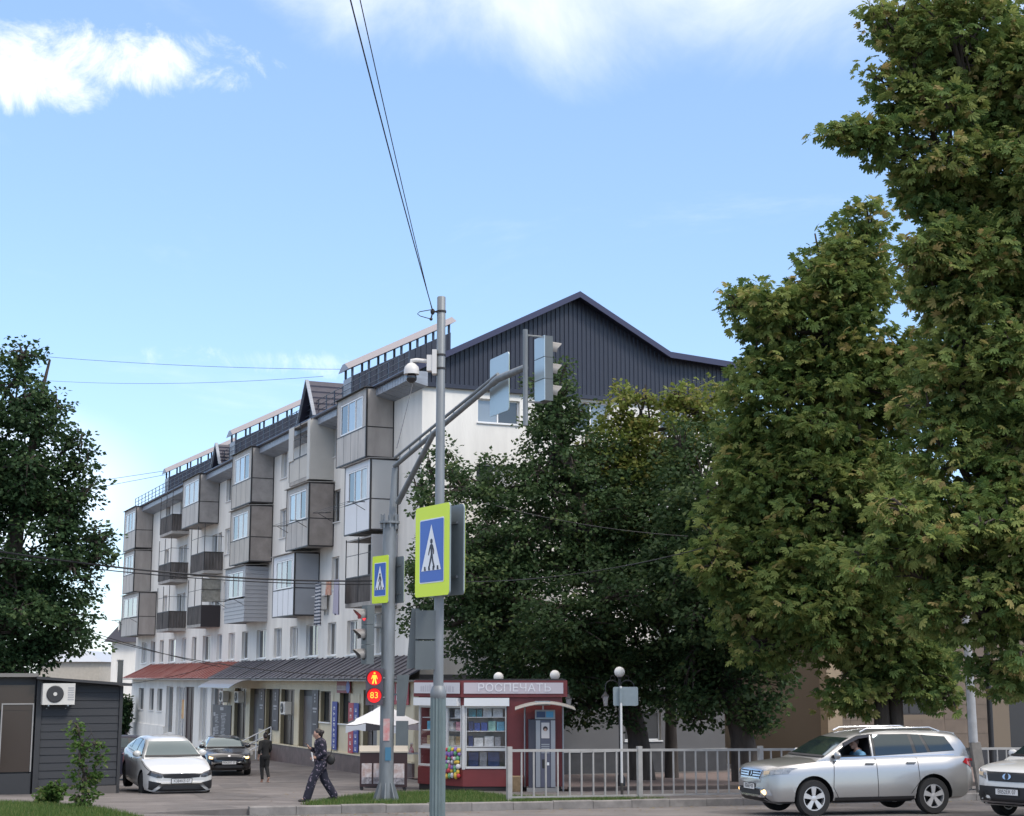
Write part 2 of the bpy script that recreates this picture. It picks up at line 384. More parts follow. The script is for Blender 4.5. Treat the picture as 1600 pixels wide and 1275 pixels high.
patch_m = M('tar_patch', (.118, .107, .104), .85, var=.25, scale=2, bump=.4, bscale=60)
for pp in ([(300, 1240), (345, 1237), (420, 1243), (400, 1250), (320, 1249)], [(420, 1216), (470, 1212), (520, 1218), (500, 1224), (440, 1223)], [(255, 1258), (330, 1255), (372, 1262), (330, 1268), (262, 1266)], [(340, 1226), (385, 1224), (395, 1231), (352, 1232)]): sheet_px('asphalt_patch', pp, patch_m, .005)
# grass
def grass(name, pts, n, h, label, raw=None):
    P = raw or [G(*p) for p in pts]; poly = [(p[0], p[1]) for p in P]
    sheet_px('soil', None, M('soil', (.06, .075, .025), .95, var=.4, scale=3), .004, raw=[(p[0], p[1]) for p in P]).name = 'lawn_soil'
    xs = [p[0] for p in poly]; ys = [p[1] for p in poly]; pts2 = []
    def ins(x, y):
        c = False
        for (x1, y1), (x2, y2) in zip(poly, poly[1:] + poly[:1]):
            if (y1 > y) != (y2 > y) and x < (x2 - x1) * (y - y1) / (y2 - y1) + x1: c = not c
        return c
    while len(pts2) < n:
        x = random.uniform(min(xs), max(xs)); y = random.uniform(min(ys), max(ys))
        if ins(x, y): pts2.append((x, y, H(x, y)))
    p = np.array(pts2); a = rng.uniform(0, 2 * np.pi, n); hh = h * rng.uniform(.45, 1.25, n); ln = hh * rng.uniform(.1, .8, n)
    d = np.stack([np.cos(a), np.sin(a), 0 * a], 1); w = np.stack([-np.sin(a), np.cos(a), 0 * a], 1) * .007
    v = np.concatenate([p - w, p + w, p + d * ln[:, None] + np.array([0, 0, 1]) * hh[:, None]], 1).reshape(-1, 3)
    o = leafmesh(name, v, 3, np.repeat(rng.uniform(0, 1, n), 3), leafgrass); tag(o, label, 'grass', kind='stuff'); return o
def leafmesh(name, v, k, tint, mat, parent=None):
    me = bpy.data.meshes.new(name); nv = len(v); nf = nv // k
    me.vertices.add(nv); me.vertices.foreach_set('co', v.astype(np.float32).ravel())
    me.loops.add(nv); me.loops.foreach_set('vertex_index', np.arange(nv, dtype=np.int32))
    me.polygons.add(nf); me.polygons.foreach_set('loop_start', np.arange(0, nv, k, dtype=np.int32))
    at_ = me.attributes.new('tint', 'FLOAT', 'POINT'); at_.data.foreach_set('value', np.asarray(tint, dtype=np.float32))
    me.materials.append(mat); me.update(calc_edges=True); me.validate()
    o = bpy.data.objects.new(name, me); COL.objects.link(o); o.parent = parent; return o
leafgrass = leafmat('grass_blades', [(0, (.045, .095, .02)), (.6, (.08, .15, .035)), (1, (.20, .21, .08))])
grass('grass_strip', [(470, 1257), (545, 1246), (600, 1240), (735, 1238), (800, 1246), (1045, 1250), (1045, 1254), (800, 1256), (640, 1259.5), (500, 1260.5)], 26000, .10, 'green grass strip behind the kerb at the traffic light pole')
grass('lawn', [(-30, 1254), (60, 1257), (150, 1263), (225, 1279), (230, 1300), (-60, 1300)], 26000, .10, 'bright green lawn corner in front of the dark pavilion')
# ================================================================== apartment building
B = thing('apartment_building', 'long white five storey apartment block with navy ribbed gable and varied balconies', 'building', (P0[0], P0[1], 0), AN)
FP = lambda u, z, d: (d, u, z)                    # long facade, faces -x
GP = lambda u, z, d: (u, d, z)                    # gable, faces -y
def pbox(mb, plane, u0, u1, z0, z1, d0, d1, mi=0):
    mb.hexa([plane(u0, z0, d0), plane(u1, z0, d0), plane(u1, z0, d1), plane(u0, z0, d1), plane(u0, z1, d0), plane(u1, z1, d0), plane(u1, z1, d1), plane(u0, z1, d1)], mi); return mb
def window(plane, u0, u1, z0, z1, root, n=2, d=.14, panes=None, sill=True, name='window', fr=.055, fmat=None):
    mb = MB()
    pbox(mb, plane, u0, u1, z0, z0 + fr, d, d + .07); pbox(mb, plane, u0, u1, z1 - fr, z1, d, d + .07)
    xs = np.linspace(u0, u1, n + 1)
    for i, x in enumerate(xs):
        a = max(u0, x - fr / 2 - (fr / 2 if i == n else 0)); b = min(u1, x + fr / 2 + (fr / 2 if i == 0 else 0)); pbox(mb, plane, a, b, z0 + fr, z1 - fr, d + .002, d + .068)
    w = mb.build(name, fmat or frame_m, root)
    for i in range(n):
        pm_ = (panes or [pane_d])[i % len(panes or [1])]
        pbox(MB(), plane, xs[i] + fr * .4, xs[i + 1] - fr * .4, z0 + fr * .5, z1 - fr * .5, d + .03, d + .045).build('pane', pm_, w)
    if sill: pbox(MB(), plane, u0 - .05, u1 + .05, z0 - .05, z0 - .004, -.07, d + .02).build('sill', frame_m, w)
    return w
PSET = [[pane_d, pane_c], [pane_d, pane_d], [pane_c, pane_d], [pane_d, pane_b]]
holes = []; wins = []
for a, b in [(222, 230), (236, 243), (250, 256), (264, 275), (284, 291), (300, 307), (317, 329), (339, 347), (357, 367), (378, 388), (401, 416), (428, 440), (453, 465), (478, 497), (512, 525), (542, 558), (588, 603)]:
    t1 = fac(a, 1000)[0]; t0 = fac(b, 1000)[0]; holes.append((t0, t1, 4.95, 6.4)); wins.append((t0, t1, 4.95, 6.4))
for fl in (7, 10, 13):
    for tc_, w_ in ((10.75, 1.1), (19.55, 1.1), (31.0, 1.1), (47.5, 1.2), (28.7, 1.0) if fl != 13 else (47.5, 0)):
        if w_: holes.append((tc_ - w_ / 2, tc_ + w_ / 2, fl + .85, fl + 2.3)); wins.append(holes[-1])
OPEN = [(2.6, 5.9, 7), (31.8, 35.3, 10), (32.1, 35.6, 7), (40.9, 44.5, 13), (40.9, 44.5, 10), (40.9, 44.5, 7)]
for a, b, fl in OPEN:
    m_ = (a + b) / 2
    for q in ((m_ - 1.25, m_ - .35, fl + .1, fl + 2.2), (m_ - .2, m_ + 1.1, fl + .85, fl + 2.2)): holes.append(q); wins.append(q)
LEN = 57.0; WID = 13.4; TOP = 15.4
wb = MB()
wall_holes(wb, 0, LEN, -.3, TOP, holes, FP, .3)
gw = []
s0, zt = gab(747, 622); s1, zb = gab(812, 664)
gh = [(s0, s1, zb, zt), (8.76, 10.41, 1.5, 2.64)] + [(u, u + 1.6, f + .85, f + 2.3) for f in (4, 7, 10) for u in (2.3, 6.5, 10.2)] + [(6.6, 8.2, 13.9, 15.1), (10.6, 12, 13.9, 15.1)]
wall_holes(wb, 0, WID, 4.1, TOP, gh, GP, .3); wall_holes(wb, 0, WID, -.3, 4.1, gh[1:2], GP, .3, 2, 0)
wb.add([(0, LEN, -.3), (WID, LEN, -.3), (WID, LEN, TOP), (0, LEN, TOP)], [(0, 1, 2, 3)])
wb.add([(WID, 0, -.3), (WID, LEN, -.3), (WID, LEN, TOP), (WID, 0, TOP)], [(0, 1, 2, 3)])
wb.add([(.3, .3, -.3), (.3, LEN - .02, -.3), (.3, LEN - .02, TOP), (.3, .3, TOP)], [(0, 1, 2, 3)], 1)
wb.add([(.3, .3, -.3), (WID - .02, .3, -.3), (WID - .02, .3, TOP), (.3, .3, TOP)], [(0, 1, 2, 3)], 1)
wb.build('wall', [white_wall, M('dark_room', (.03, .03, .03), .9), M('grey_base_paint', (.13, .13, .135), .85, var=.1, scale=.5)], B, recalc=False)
for i, h in enumerate(wins):
    window(FP, *h, B, n=(3 if h[1] - h[0] > 2 else 2) if h[1] - h[0] > .95 else 1, panes=PSET[i % 4])
for i, h in enumerate(gh): window(GP, *h, B, n=2, panes=[pane_b, pane_d] if i == 0 else PSET[i % 4])
pbox(MB(), GP, -.02, WID + .02, -.3, 1.08, -.06, -.004).build('plinth', M('dark_grey_plinth', (.06, .06, .065), .8, var=.2), B)
pbox(MB(), GP, -.02, WID + .04, 1.08, 1.14, -.09, -.004).build('plinth_ledge', M('pale_ledge', (.4, .4, .4), .7), B)
# --- roof
PR = [(-.78, 15.72), (6.6, 19.5), (10.8, 17.33), (14.3, 17.12)]
def rz(s):
    for (a, za), (b, zb) in zip(PR, PR[1:]):
        if s <= b: return za + (zb - za) * (s - a) / (b - a)
    return PR[-1][1]
rb = MB(); y0, y1 = -.6, LEN + .4
for (a, za), (b, zb) in zip(PR, PR[1:]):
    rb.hexa([(a, y0, za - .10), (b, y0, zb - .10), (b, y1, zb - .10), (a, y1, za - .10), (a, y0, za), (b, y0, zb), (b, y1, zb), (a, y1, za)])
roof = rb.build('roof', roof_m, B)
fb = MB()
for (a, za), (b, zb) in zip(PR, PR[1:]):
    fb.hexa([(a, y0 - .05, za - .20), (b, y0 - .05, zb - .20), (b, y0 + .03, zb - .20), (a, y0 + .03, za - .20), (a, y0 - .05, za + .05), (b, y0 - .05, zb + .05), (b, y0 + .03, zb + .05), (a, y0 + .03, za + .05)])
fb.build('rake_flashing', fascia_m, roof)
sb = MB(); n_ = 190
for i in range(n_):                                   # ribbed sloping soffit boards under the eave
    a = y0 + (y1 - y0) * i / n_; b = y0 + (y1 - y0) * (i + .9) / n_; off = random.uniform(0, .015)
    sb.hexa([(-.80, a, 15.30 - off), (-.005, a, 15.12 - off), (-.005, b, 15.12 - off), (-.80, b, 15.30 - off), (-.80, a, 15.68), (-.005, a, 15.68), (-.005, b, 15.68), (-.80, b, 15.68)])
tag(sb.build('soffit_board', soffit_m, roof), kind='stuff')
MB().tube([(-.88, y0, 15.66), (-.88, y1, 15.66)], .075, 8).build('gutter', roof_m, roof, 40)
cb = MB(); u = -.05; rib = .2; k = 0                  # ribbed gable cladding, vertical trapezoid ribs
pts = []
while u < WID + .8:
    for du, d in ((0, -.10), (.06, -.10), (.085, -.065), (.175, -.065)): pts.append((u + du, d))
    u += rib
for (a, da), (b, db) in zip(pts, pts[1:]):
    cb.add([(a, da, 15.32), (b, db, 15.32), (b, db, rz(b) - .08), (a, da, rz(a) - .08)], [(0, 1, 2, 3)])
tag(cb.build('gable_cladding', clad_m, B, recalc=False), 'navy ribbed metal gable')
pbox(MB(), GP, -.1, WID + .9, 15.2, 15.36, -.16, -.004).build('cladding_skirt', roof_m, B)
rl = MB()                                             # snow rail along the eave
for z in (.25, .5, .75): rl.tube([(-.45, .3, rz(-.45) + z), (-.45, LEN, rz(-.45) + z)], .018, 6)
for i in range(48): y = .3 + i * (LEN - .3) / 47; rl.bar((-.45, y, rz(-.45)), (-.45, y, rz(-.45) + .78), .04)
rl.build('roof_railing', steel_m, roof)
for tt, sa, sb_ in ((8.4, -.35, 4.3), (29.0, -.35, 4.5), (46.7, -.35, 3.9)):   # ventilation blocks with capped tops
    v = MB(); w2 = .55
    def vt(s_, y, dz): return (s_, y, rz(s_) + dz)
    v.hexa([vt(sa, tt - w2, -.1), vt(sb_, tt - w2, -.1), vt(sb_, tt + w2, -.1), vt(sa, tt + w2, -.1), vt(sa, tt - w2, 1.02), vt(sb_, tt - w2, 1.02), vt(sb_, tt + w2, 1.02), vt(sa, tt + w2, 1.02)])
    vb = v.build('ventilation_block', [clad_m], B)
    e = MB(); e.box(sa - .012, sa - .004, tt - w2, tt + w2, rz(sa) - .1, rz(sa) + 1.0); e.build('end_plate', soffit_m, vb)
    ribs = MB(); q = sa + .1
    while q < sb_ - .1:
        ribs.hexa([vt(q, tt - w2 - .03, 0), vt(q + .1, tt - w2 - .03, 0), vt(q + .1, tt - w2 - .003, 0), vt(q, tt - w2 - .003, 0), vt(q, tt - w2 - .03, 1), vt(q + .1, tt - w2 - .03, 1), vt(q + .1, tt - w2 - .003, 1), vt(q, tt - w2 - .003, 1)]); q += .26
    tag(ribs.build('rib', clad_m, vb), kind='stuff')
    c = MB(); ov = .2
    c.hexa([vt(sa - ov, tt - w2 - ov, 1.42), vt(sb_ + ov, tt - w2 - ov, 1.42), vt(sb_ + ov, tt + w2 + ov, 1.42), vt(sa - ov, tt + w2 + ov, 1.42),
            vt(sa - ov, tt - w2 * .3, 1.74), vt(sb_ + ov, tt - w2 * .3, 1.74), vt(sb_ + ov, tt + w2 * .3, 1.74), vt(sa - ov, tt + w2 * .3, 1.74)])
    c.build('cap', cap_m, vb)
    nl = 7
    for i in range(nl):
        s_ = sa + .06 + (sb_ - sa - .12) * i / (nl - 1)
        MB().bar(vt(s_, tt - w2 + .08, 1.02), vt(s_, tt - w2 + .08, 1.44), .09).build('cap_leg', steel_m, vb); MB().bar(vt(s_, tt + w2 - .08, 1.02), vt(s_, tt + w2 - .08, 1.44), .09).build('cap_leg', steel_m, vb)
tile_m = M('metal_tile', (.04, .04, .062), .4, var=.2, scale=4)
for tt, hw, hh in ((13.4, 1.15, 1.75), (31.3, .85, 1.2)):              # small gabled dormers
    zb_ = rz(-.3); sx = -.55; d = MB()
    d.prism([(sx + .2, tt - hw * .8, zb_ - .1), (sx + .2, tt + hw * .8, zb_ - .1), (sx + .2, tt, zb_ + hh * .9)], (3.2, 0, 0))
    dm = d.build('dormer', M('dormer_front', (.10, .12, .16), .5), B)
    nrow = 6
    for sg in (-1, 1):
        for r_ in range(nrow):
            f0, f1 = r_ / nrow, (r_ + 1.0) / nrow
            ya, za = tt + sg * (hw + .15) * (1 - f0), zb_ - .15 + hh * 1.06 * f0; yb, zb2 = tt + sg * (hw + .15) * (1 - f1), zb_ - .15 + hh * 1.06 * f1
            lift = .05; x_ = sx - .15
            MB().hexa([(x_, ya, za), (x_ + 3.6, ya, za), (x_ + 3.6, yb, zb2), (x_, yb, zb2), (x_, ya, za + .05 + lift), (x_ + 3.6, ya, za + .05 + lift), (x_ + 3.6, yb, zb2 + .03), (x_, yb, zb2 + .03)]).build('tile_course', tile_m, dm)
    e = MB()
    for sg in (-1, 1): e.bar((sx - .18, tt + sg * (hw + .18), zb_ - .12), (sx - .18, tt, zb_ + hh * 1.0 + .02), .05, .16, up=(1, 0, 0))
    e.build('dormer_flashing', soffit_m, dm)
# --- balconies
def rails_out(b, t0, t1, z):                          # clothes drying arms
    r = MB()
    for y in (t0 + .25, t1 - .3): r.tube([(-1.15, y, z + .95), (-1.95, y, z + .9)], .018, 5); r.tube([(-1.15, y, z + .6), (-1.7, y, z + .89)], .014, 5)
    for q in (-1.45, -1.7, -1.9): r.tube([(q, t0 + .15, z + .93), (q, t1 - .2, z + .93)], .007, 4)
    r.build('drying_rack', black_m, b)
def balcony_panel(t0, t1, z, pm1, pm2, pm3=None, n=4, rack=False, wfrac=(.12, .86), band=None, slats=False, ps=(pane_b, pane_c, pane_d)):
    D = -1.18; pm3 = pm3 or pm2
    b = MB().box(D + .04, -.004, t0 + .03, t1 - .03, z - .16, z).build('balcony', slab_m, B)
    hz = z + 1.02; tz = z + 2.62; zb_ = z - .22
    if slats:
        k = 0; zz = zb_
        while zz < tz - .1:
            MB().hexa([(D - .03, t0 - .03, zz), (0, t0 - .03, zz), (0, t0 + .03, zz), (D + .03, t0 + .03, zz), (D - .012, t0 - .012, zz + .19), (0, t0 - .012, zz + .19), (0, t0 + .03, zz + .19), (D + .03, t0 + .03, zz + .19)]).build('siding_board', pm2, b)
            if zz < hz - .1: MB().hexa([(D - .03, t0 + .032, zz), (D + .03, t0 + .032, zz), (D + .03, t1, zz), (D - .03, t1, zz), (D - .012, t0 + .032, zz + .19), (D + .03, t0 + .032, zz + .19), (D + .03, t1, zz + .19), (D - .012, t1, zz + .19)]).build('siding_board', pm1, b)
            zz += .2
    else:
        e = np.linspace(t0 + .04, t1, n + 1)
        for a, c in zip(e, e[1:]): MB().box(D - .012, D + .03, a + .012, c - .012, zb_, hz - .02).build('panel', pm1, b)
        MB().box(D + .04, -.004, t0 - .012, t0 + .03, zb_, hz - .02).build('panel', pm3, b)
        MB().box(D + .04, -.004, t0 - .012, t0 + .03, hz + .02, tz).build('panel', pm3, b)
    w0 = t0 + (t1 - t0) * wfrac[0]; w1 = t0 + (t1 - t0) * wfrac[1]
    for a, c in ((t0 + .05, w0 - .02), (w1 + .02, t1)): MB().box(D - .008, D + .03, a, c, hz + .02, tz).build('panel', pm1 if not slats else pm2, b)
    MB().box(D - .008, D + .03, w0 - .01, w1 + .01, hz + 1.36, tz).build('panel', pm1, b)
    w = window(lambda u, zz, d: (D + d, u, zz), w0, w1, hz + .03, hz + 1.34, b, n=3, d=-.02, panes=list(ps), sill=False, name='window_frame')
    for o in list(w.children): o.parent = b
    t = MB()
    if not slats:
        for za, zb2 in ((zb_ - .02, z - .12), (zb_, tz)):
            pass
        t.box(D - .03, D + .04, t0 - .03, t0 + .04, zb_ - .01, tz + .01)
        t.box(D + .04, 0, t0 - .022, t0 + .02, hz - .02, hz + .02); t.box(D - .022, D + .02, t0 + .04, t1, hz - .02, hz + .02)
        t.box(-.05, -.002, t0 - .024, t0 + .02, zb_, tz)
        t.box(D + .042, -.052, t0 - .024, t0 + .02, zb_ - .03, zb_ + .035); t.box(D - .024, D + .02, t0 + .042, t1, zb_ - .03, zb_ + .03)
        t.box(D + .042, -.052, t0 - .02, t0 + .02, tz - .03, tz + .004); 
        for c in e[1:-1]: t.box(D - .016, D + .02, c - .011, c + .011, zb_ + .03, hz - .02)
        t.box(D - .03, D + .04, t1 - .01, t1 + .03, zb_, tz)
        t.build('trim', trim_m, b)
    MB().box(D - .02, -.006, t1 - .02, t1 + .02, zb_, tz).build('panel', pm2, b)
    MB().hexa([(D - .16, t0 - .08, tz + .006), (-.004, t0 - .08, tz + .05), (-.004, t1 + .05, tz + .05), (D - .16, t1 + .05, tz + .006), (D - .16, t0 - .08, tz + .03), (-.004, t0 - .08, tz + .09), (-.004, t1 + .05, tz + .09), (D - .16, t1 + .05, tz + .03)]).build('balcony_roof', slab_m if z < 12 else trim_m, b)
    MB().box(D + .03, -.01, t0 + .04, t1 - .04, hz - .1, hz - .06).build('inner_shade', M('inner_board', (.2, .2, .19), .9), b)
    if rack: rails_out(b, t0, t1, z)
    return b
def balcony_open(t0, t1, z, mat=rail_m, dark=False, side=None, side_h=None, posts=True, front=True, frontmat=None, label=None):
    D = -1.1
    b = MB().box(D, -.004, t0, t1, z - .2, z - .03).build('balcony', slab_m, B)
    def corr(mb, P, Q, z0, z1):                        # corrugated sheet from P to Q
        P, Q = Vector(P), Vector(Q); n = max(4, int((Q - P).length / .09)); d = (Q - P) / n; nn = Vector((d.y, -d.x, 0)).normalized() * .018
        for i in range(n):
            a = P + d * i + (nn if i % 2 else -nn); c = P + d * (i + 1) + (-nn if i % 2 else nn)
            mb.add([(a.x, a.y, z0), (c.x, c.y, z0), (c.x, c.y, z1), (a.x, a.y, z1)], [(0, 1, 2, 3)])
        return mb
    if front: corr(MB(), (D, t0, 0), (D, t1, 0), z - .02, z + .98).build('railing_sheet', frontmat or mat, b, recalc=False)
    corr(MB(), (D, t0, 0), (-.02, t0, 0), z - .02, z + .98).build('railing_sheet', mat, b, recalc=False)
    corr(MB(), (D, t1, 0), (-.02, t1, 0), z - .02, z + .98).build('railing_sheet', mat, b, recalc=False)
    r = MB().bar((D, t0, z + 1.0), (D, t1, z + 1.0), .05).bar((D, t0, z + 1.0), (0, t0, z + 1.0), .05).bar((D, t1, z + 1.0), (0, t1, z + 1.0), .05)
    if posts:
        for y in (t0, (t0 + t1) / 2, t1): r.bar((D, y, z), (D, y, z + 2.6), .035)
        r.bar((D, t0, z + 1.9), (D, t1, z + 1.9), .025); r.bar((D, t0, z + 1.9), (0, t0, z + 1.9), .025)
    r.build('railing_frame', trim_m, b)
    if dark: MB().box(-.16, -.13, t0 + .05, t1 - .05, z + .0, z + 2.45).build('shade_backing', M('recess_shade', (.03, .026, .024), .8, var=.6, scale=3), b); MB().box(D + .02, -.01, t0, t1, z + 2.5, z + 2.56).build('balcony_roof', slab_m, b)  # added dark panel: shade of the balcony recess put into its colour
    if side: MB().box(D - .02, -.006, t0 - .04, t0 - .02, z - .2, z + (side_h or 2.6)).build('side_screen', side, b)
    return b
gv2 = M('warm_grey_panel', (.32, .30, .285), .6, var=.2, scale=2); gl2 = M('sand_panel', (.44, .40, .35), .55, var=.18, scale=2, stretch=(1, 1, .3)); gv3 = M('brown_grey_panel', (.29, .255, .23), .6, var=.22, scale=2)
balcony_panel(3.25, 7.14, 13, greige_lt, greige, ps=(pane_c, pane_b, pane_d))
b_ = balcony_panel(2.62, 5.85, 10, white_pan, M('pale_side_panel', (.46, .46, .45), .5), n=2, ps=(pane_c, pane_b, pane_d)); rails_out(b_, 3.0, 8.2, 10)
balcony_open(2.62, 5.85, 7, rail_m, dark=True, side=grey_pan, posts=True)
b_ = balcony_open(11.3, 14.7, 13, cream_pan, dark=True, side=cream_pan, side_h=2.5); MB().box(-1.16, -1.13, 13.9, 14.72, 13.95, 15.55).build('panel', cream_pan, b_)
MB().box(-1.15, -1.12, 11.28, 11.7, 12.8, 15.55).build('panel', cream_pan, b_)
balcony_panel(11.1, 14.66, 10, greige_lt, gv3, rack=True, ps=(pane_d, pane_c, pane_b))
balcony_panel(13.15, 16.7, 7, white_pan, grey_pan, n=4, ps=(pane_d, pane_c, pane_c))
balcony_panel(21.4, 25.4, 13, gl2, gv2, ps=(pane_d, pane_b, pane_c))
balcony_panel(21.4, 25.4, 10, gl2, gv3, n=4, ps=(pane_c, pane_c, pane_d))
balcony_panel(22.0, 26.2, 7, siding_m, siding_m, slats=True, rack=True, ps=(pane_c, pane_d, pane_c))
balcony_panel(33.2, 37.6, 13, greige_lt, gv2, ps=(pane_c, pane_c, pane_c), wfrac=(.05, .9))
balcony_open(31.8, 35.2, 10, rail_m); b_ = balcony_open(32.1, 35.6, 7, rail_m, side=railp_m, side_h=1.0); MB().box(-1.06, -.02, 32.14, 32.16, 8.2, 9.5).build('curtain', M('beige_curtain', (.3, .29, .25), .9, var=.3, scale=5), b_)
for z_ in (13, 10, 7): balcony_open(40.9, 44.5, z_, rail_m)
for z_, a_, c_ in ((13, 52.5, 56.8), (10, 52.5, 56.4), (7, 50.3, 56.4)): balcony_panel(a_, c_, z_, greige_lt, greige, n=3, ps=(pane_c, pane_d, pane_c), wfrac=(.1, .9), rack=(z_ == 7))
# ================================================================== shops on the ground floor
XS = -1.0
SPL = lambda u, z, d: (XS + d, u, z)
TB = 26.6; TN = -2.2; TF = 52.6; ZT = 3.88
wholes = [(48.3, 50.0, 1.93, 3.29), (45.0, 46.4, 1.93, 3.29), (42.4, 43.95, 1.93, 3.29), (39.2, 41.2, .65, 3.46), (36.1, 38.3, .3, 3.45), (33.6, 35.95, .3, 3.45), (30.4, 32.1, .5, 3.45), (26.75, 29.4, .5, 3.45)]
wb = MB(); wall_holes(wb, TB, TF, -.2, ZT, wholes, SPL, .22)
wb.add([(XS, TF, -.2), (-.004, TF, -.2), (-.004, TF, ZT), (XS, TF, ZT)], [(0, 1, 2, 3)])
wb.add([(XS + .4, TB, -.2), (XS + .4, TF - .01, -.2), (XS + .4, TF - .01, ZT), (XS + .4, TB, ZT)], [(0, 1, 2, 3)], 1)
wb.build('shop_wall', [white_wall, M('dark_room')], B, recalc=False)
for i, h in enumerate(wholes):
    if i == 5: window(SPL, *h, B, n=2, d=.1, panes=[M('brown_door', (.06, .035, .032), .4)], sill=False, name='door', fmat=M('brown_frame', (.05, .03, .028), .5))
    else: window(SPL, *h, B, n=1 if i < 4 else 2, d=.16, panes=[pane_d, pane_c] if i in (4, 6) else [pane_d], sill=i < 3, name='door' if i == 4 else 'window', fmat=frame_m if i >= 3 else M('grey_frame', (.2, .2, .2), .5))
pbox(MB(), SPL, 41.3, TF + .05, -.2, 1.05, -.09, -.003).build('plinth', white_wall, B)
pbox(MB(), SPL, 36.8, 37.4, 1.6, 2.7, .15, .155).build('poster', M('yellow_poster', (.62, .48, .16), .6, col2=(.6, .2, .12), scale=4), B)
bholes = [(21.9, 24.2, .9, 3.45), (19.35, 21.1, .9, 3.45), (16.9, 18.15, .3, 3.45), (13.3, 15.5, .9, 3.45), (10.45, 12.5, .9, 3.45), (7.86, 9.3, 2.13, 3.41), (5.25, 6.65, 2.13, 3.41), (1.9, 3.6, .9, 3.5)]
wb = MB(); wall_holes(wb, TN, TB - .004, -.2, ZT, bholes, SPL, .24, 0, 1)
wb.add([(XS, TN, -.2), (-.004, TN, -.2), (-.004, TN, ZT), (XS, TN, ZT)], [(0, 1, 2, 3)])
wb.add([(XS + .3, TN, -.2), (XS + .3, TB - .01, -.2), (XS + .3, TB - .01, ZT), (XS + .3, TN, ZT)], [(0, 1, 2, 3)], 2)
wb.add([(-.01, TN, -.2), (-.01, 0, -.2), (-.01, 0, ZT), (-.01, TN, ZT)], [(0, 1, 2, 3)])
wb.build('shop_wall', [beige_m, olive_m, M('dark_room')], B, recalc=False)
def shutter(h):
    s_ = pbox(MB(), SPL, h[0], h[1], h[2], h[3], .21, .23).build('roller_shutter', shut_m, B); z = h[2]
    while z < h[3] - .3:
        MB().hexa([SPL(h[0], z, .19), SPL(h[1], z, .19), SPL(h[1], z, .208), SPL(h[0], z, .208), SPL(h[0], z + .085, .205), SPL(h[1], z + .085, .205), SPL(h[1], z + .085, .209), SPL(h[0], z + .085, .209)]).build('slat', shut_m, s_); z += .1
    pbox(MB(), SPL, h[0] - .03, h[1] + .03, h[3] - .28, h[3] - .003, .2, .45).build('shutter_box', trim_m, s_)
for i in (1, 4, 7): shutter(bholes[i])
for i in (0, 2, 3): window(SPL, *bholes[i], B, n=2, d=.16, panes=[dkdoor], sill=False, name='door', fmat=dkdoor)
for i in (5, 6): window(SPL, *bholes[i], B, n=1, d=.16, panes=[pane_d], name='window', fmat=trim_m)
# joints of the beige wall panels: vertical boards standing proud
for a_, b_ in ((24.25, 26.5), (21.12, 21.88), (15.55, 15.7), (12.55, 13.25), (9.35, 9.47), (7.45, 7.84), (4.0, 5.2), (-2.15, 1.88)):
    u = a_
    while u < b_ - .03:
        e = min(u + .38, b_); pbox(MB(), SPL, u + .006, e - .006, 1.0, 3.36, -.018, -.002).build('wall_board', beige_m, B); u = e
u = TN + .02
while u < TB - .1: pbox(MB(), SPL, u, min(u + .36, TB - .01), 3.53, ZT - .03, -.02, -.002).build('wall_board', beige_m, B); u += .37
sp_ = pbox(MB(), SPL, TN - .04, 16.8, -.2, .93, -.10, -.003).build('plinth', brown_m, B); pbox(MB(), SPL, TN - .05, 16.85, .935, .985, -.14, -.003).build('plinth_sill', beige_m, B)
pbox(MB(), SPL, 18.2, 26.5, -.2, .80, -.10, -.003).build('plinth', brown_m, B); pbox(MB(), SPL, 18.15, 26.55, .81, .86, -.14, -.003).build('plinth_sill', beige_m, B)
for k in range(4): pbox(MB(), SPL, 16.9, 19.6 , -.2 + .0, .26 + .17 * k, -1.5 + .3 * k, -1.2 + .3 * k - .004).build('step', M('pale_step', (.42, .37, .31), .8, var=.15), B)
hr = MB()
for dz in (.35, .65, .95): hr.tube([(XS - 1.5, 16.75, .1 + dz), (XS - .1, 16.75, .75 + dz)], .025, 6)
for q in (0, .5, 1): hr.tube([(XS - 1.5 + 1.4 * q, 16.75, .1 + .65 * q - .2), (XS - 1.5 + 1.4 * q, 16.75, .1 + .65 * q + .95)], .025, 6)
hr.build('handrail', wht_p, B)
# awning roofs in sheets with seams
def awning(t0, t1, mat, hip=False, zl=3.93, zh=4.80, xl=-1.65):
    root = MB().hexa([(xl, t0, zl - .09), (0, t0, zl - .09), (0, t1, zl - .09), (xl, t1, zl - .09), (xl, t0, zl - .03), (-.003, t0, zl - .03), (-.003, t1, zl - .03), (xl, t1, zl - .03)]).build('awning', M('pale_eave_board', (.42, .40, .36), .7, var=.2), B)
    n = int((t1 - t0) / .75); e = np.linspace(t0, t1, n + 1)
    for i in range(n):
        a, b = e[i] + .005, e[i + 1] - .005; j = random.uniform(-.012, .012); a2, b2 = a, b
        if hip and i >= n - 2: f = (i - (n - 2)) / 2; b2 = b - .9 * (f + .5); a2 = a - .9 * f
        MB().hexa([(xl - .05, a, zl + j), (-.004, a2, zh + j), (-.004, b2, zh + j), (xl - .05, b, zl + j), (xl - .05, a, zl + .03 + j), (-.004, a2, zh + .03 + j), (-.004, b2, zh + .03 + j), (xl - .05, b, zl + .03 + j)]).build('roof_sheet', mat, root)
        MB().bar((xl - .05, a, zl + .045 + j), (-.01, a2, zh + .045 + j), .035, .05).build('seam', mat, root)
    return root
awning(27.5, 52.4, red_roof, True); awning(-2.9, 27.45, dk_roof)
cp_ = MB(); q = []
for i in range(9): a = i / 8; q.append((-1.66 - 1.05 * a, 3.86 - .38 * a * a))
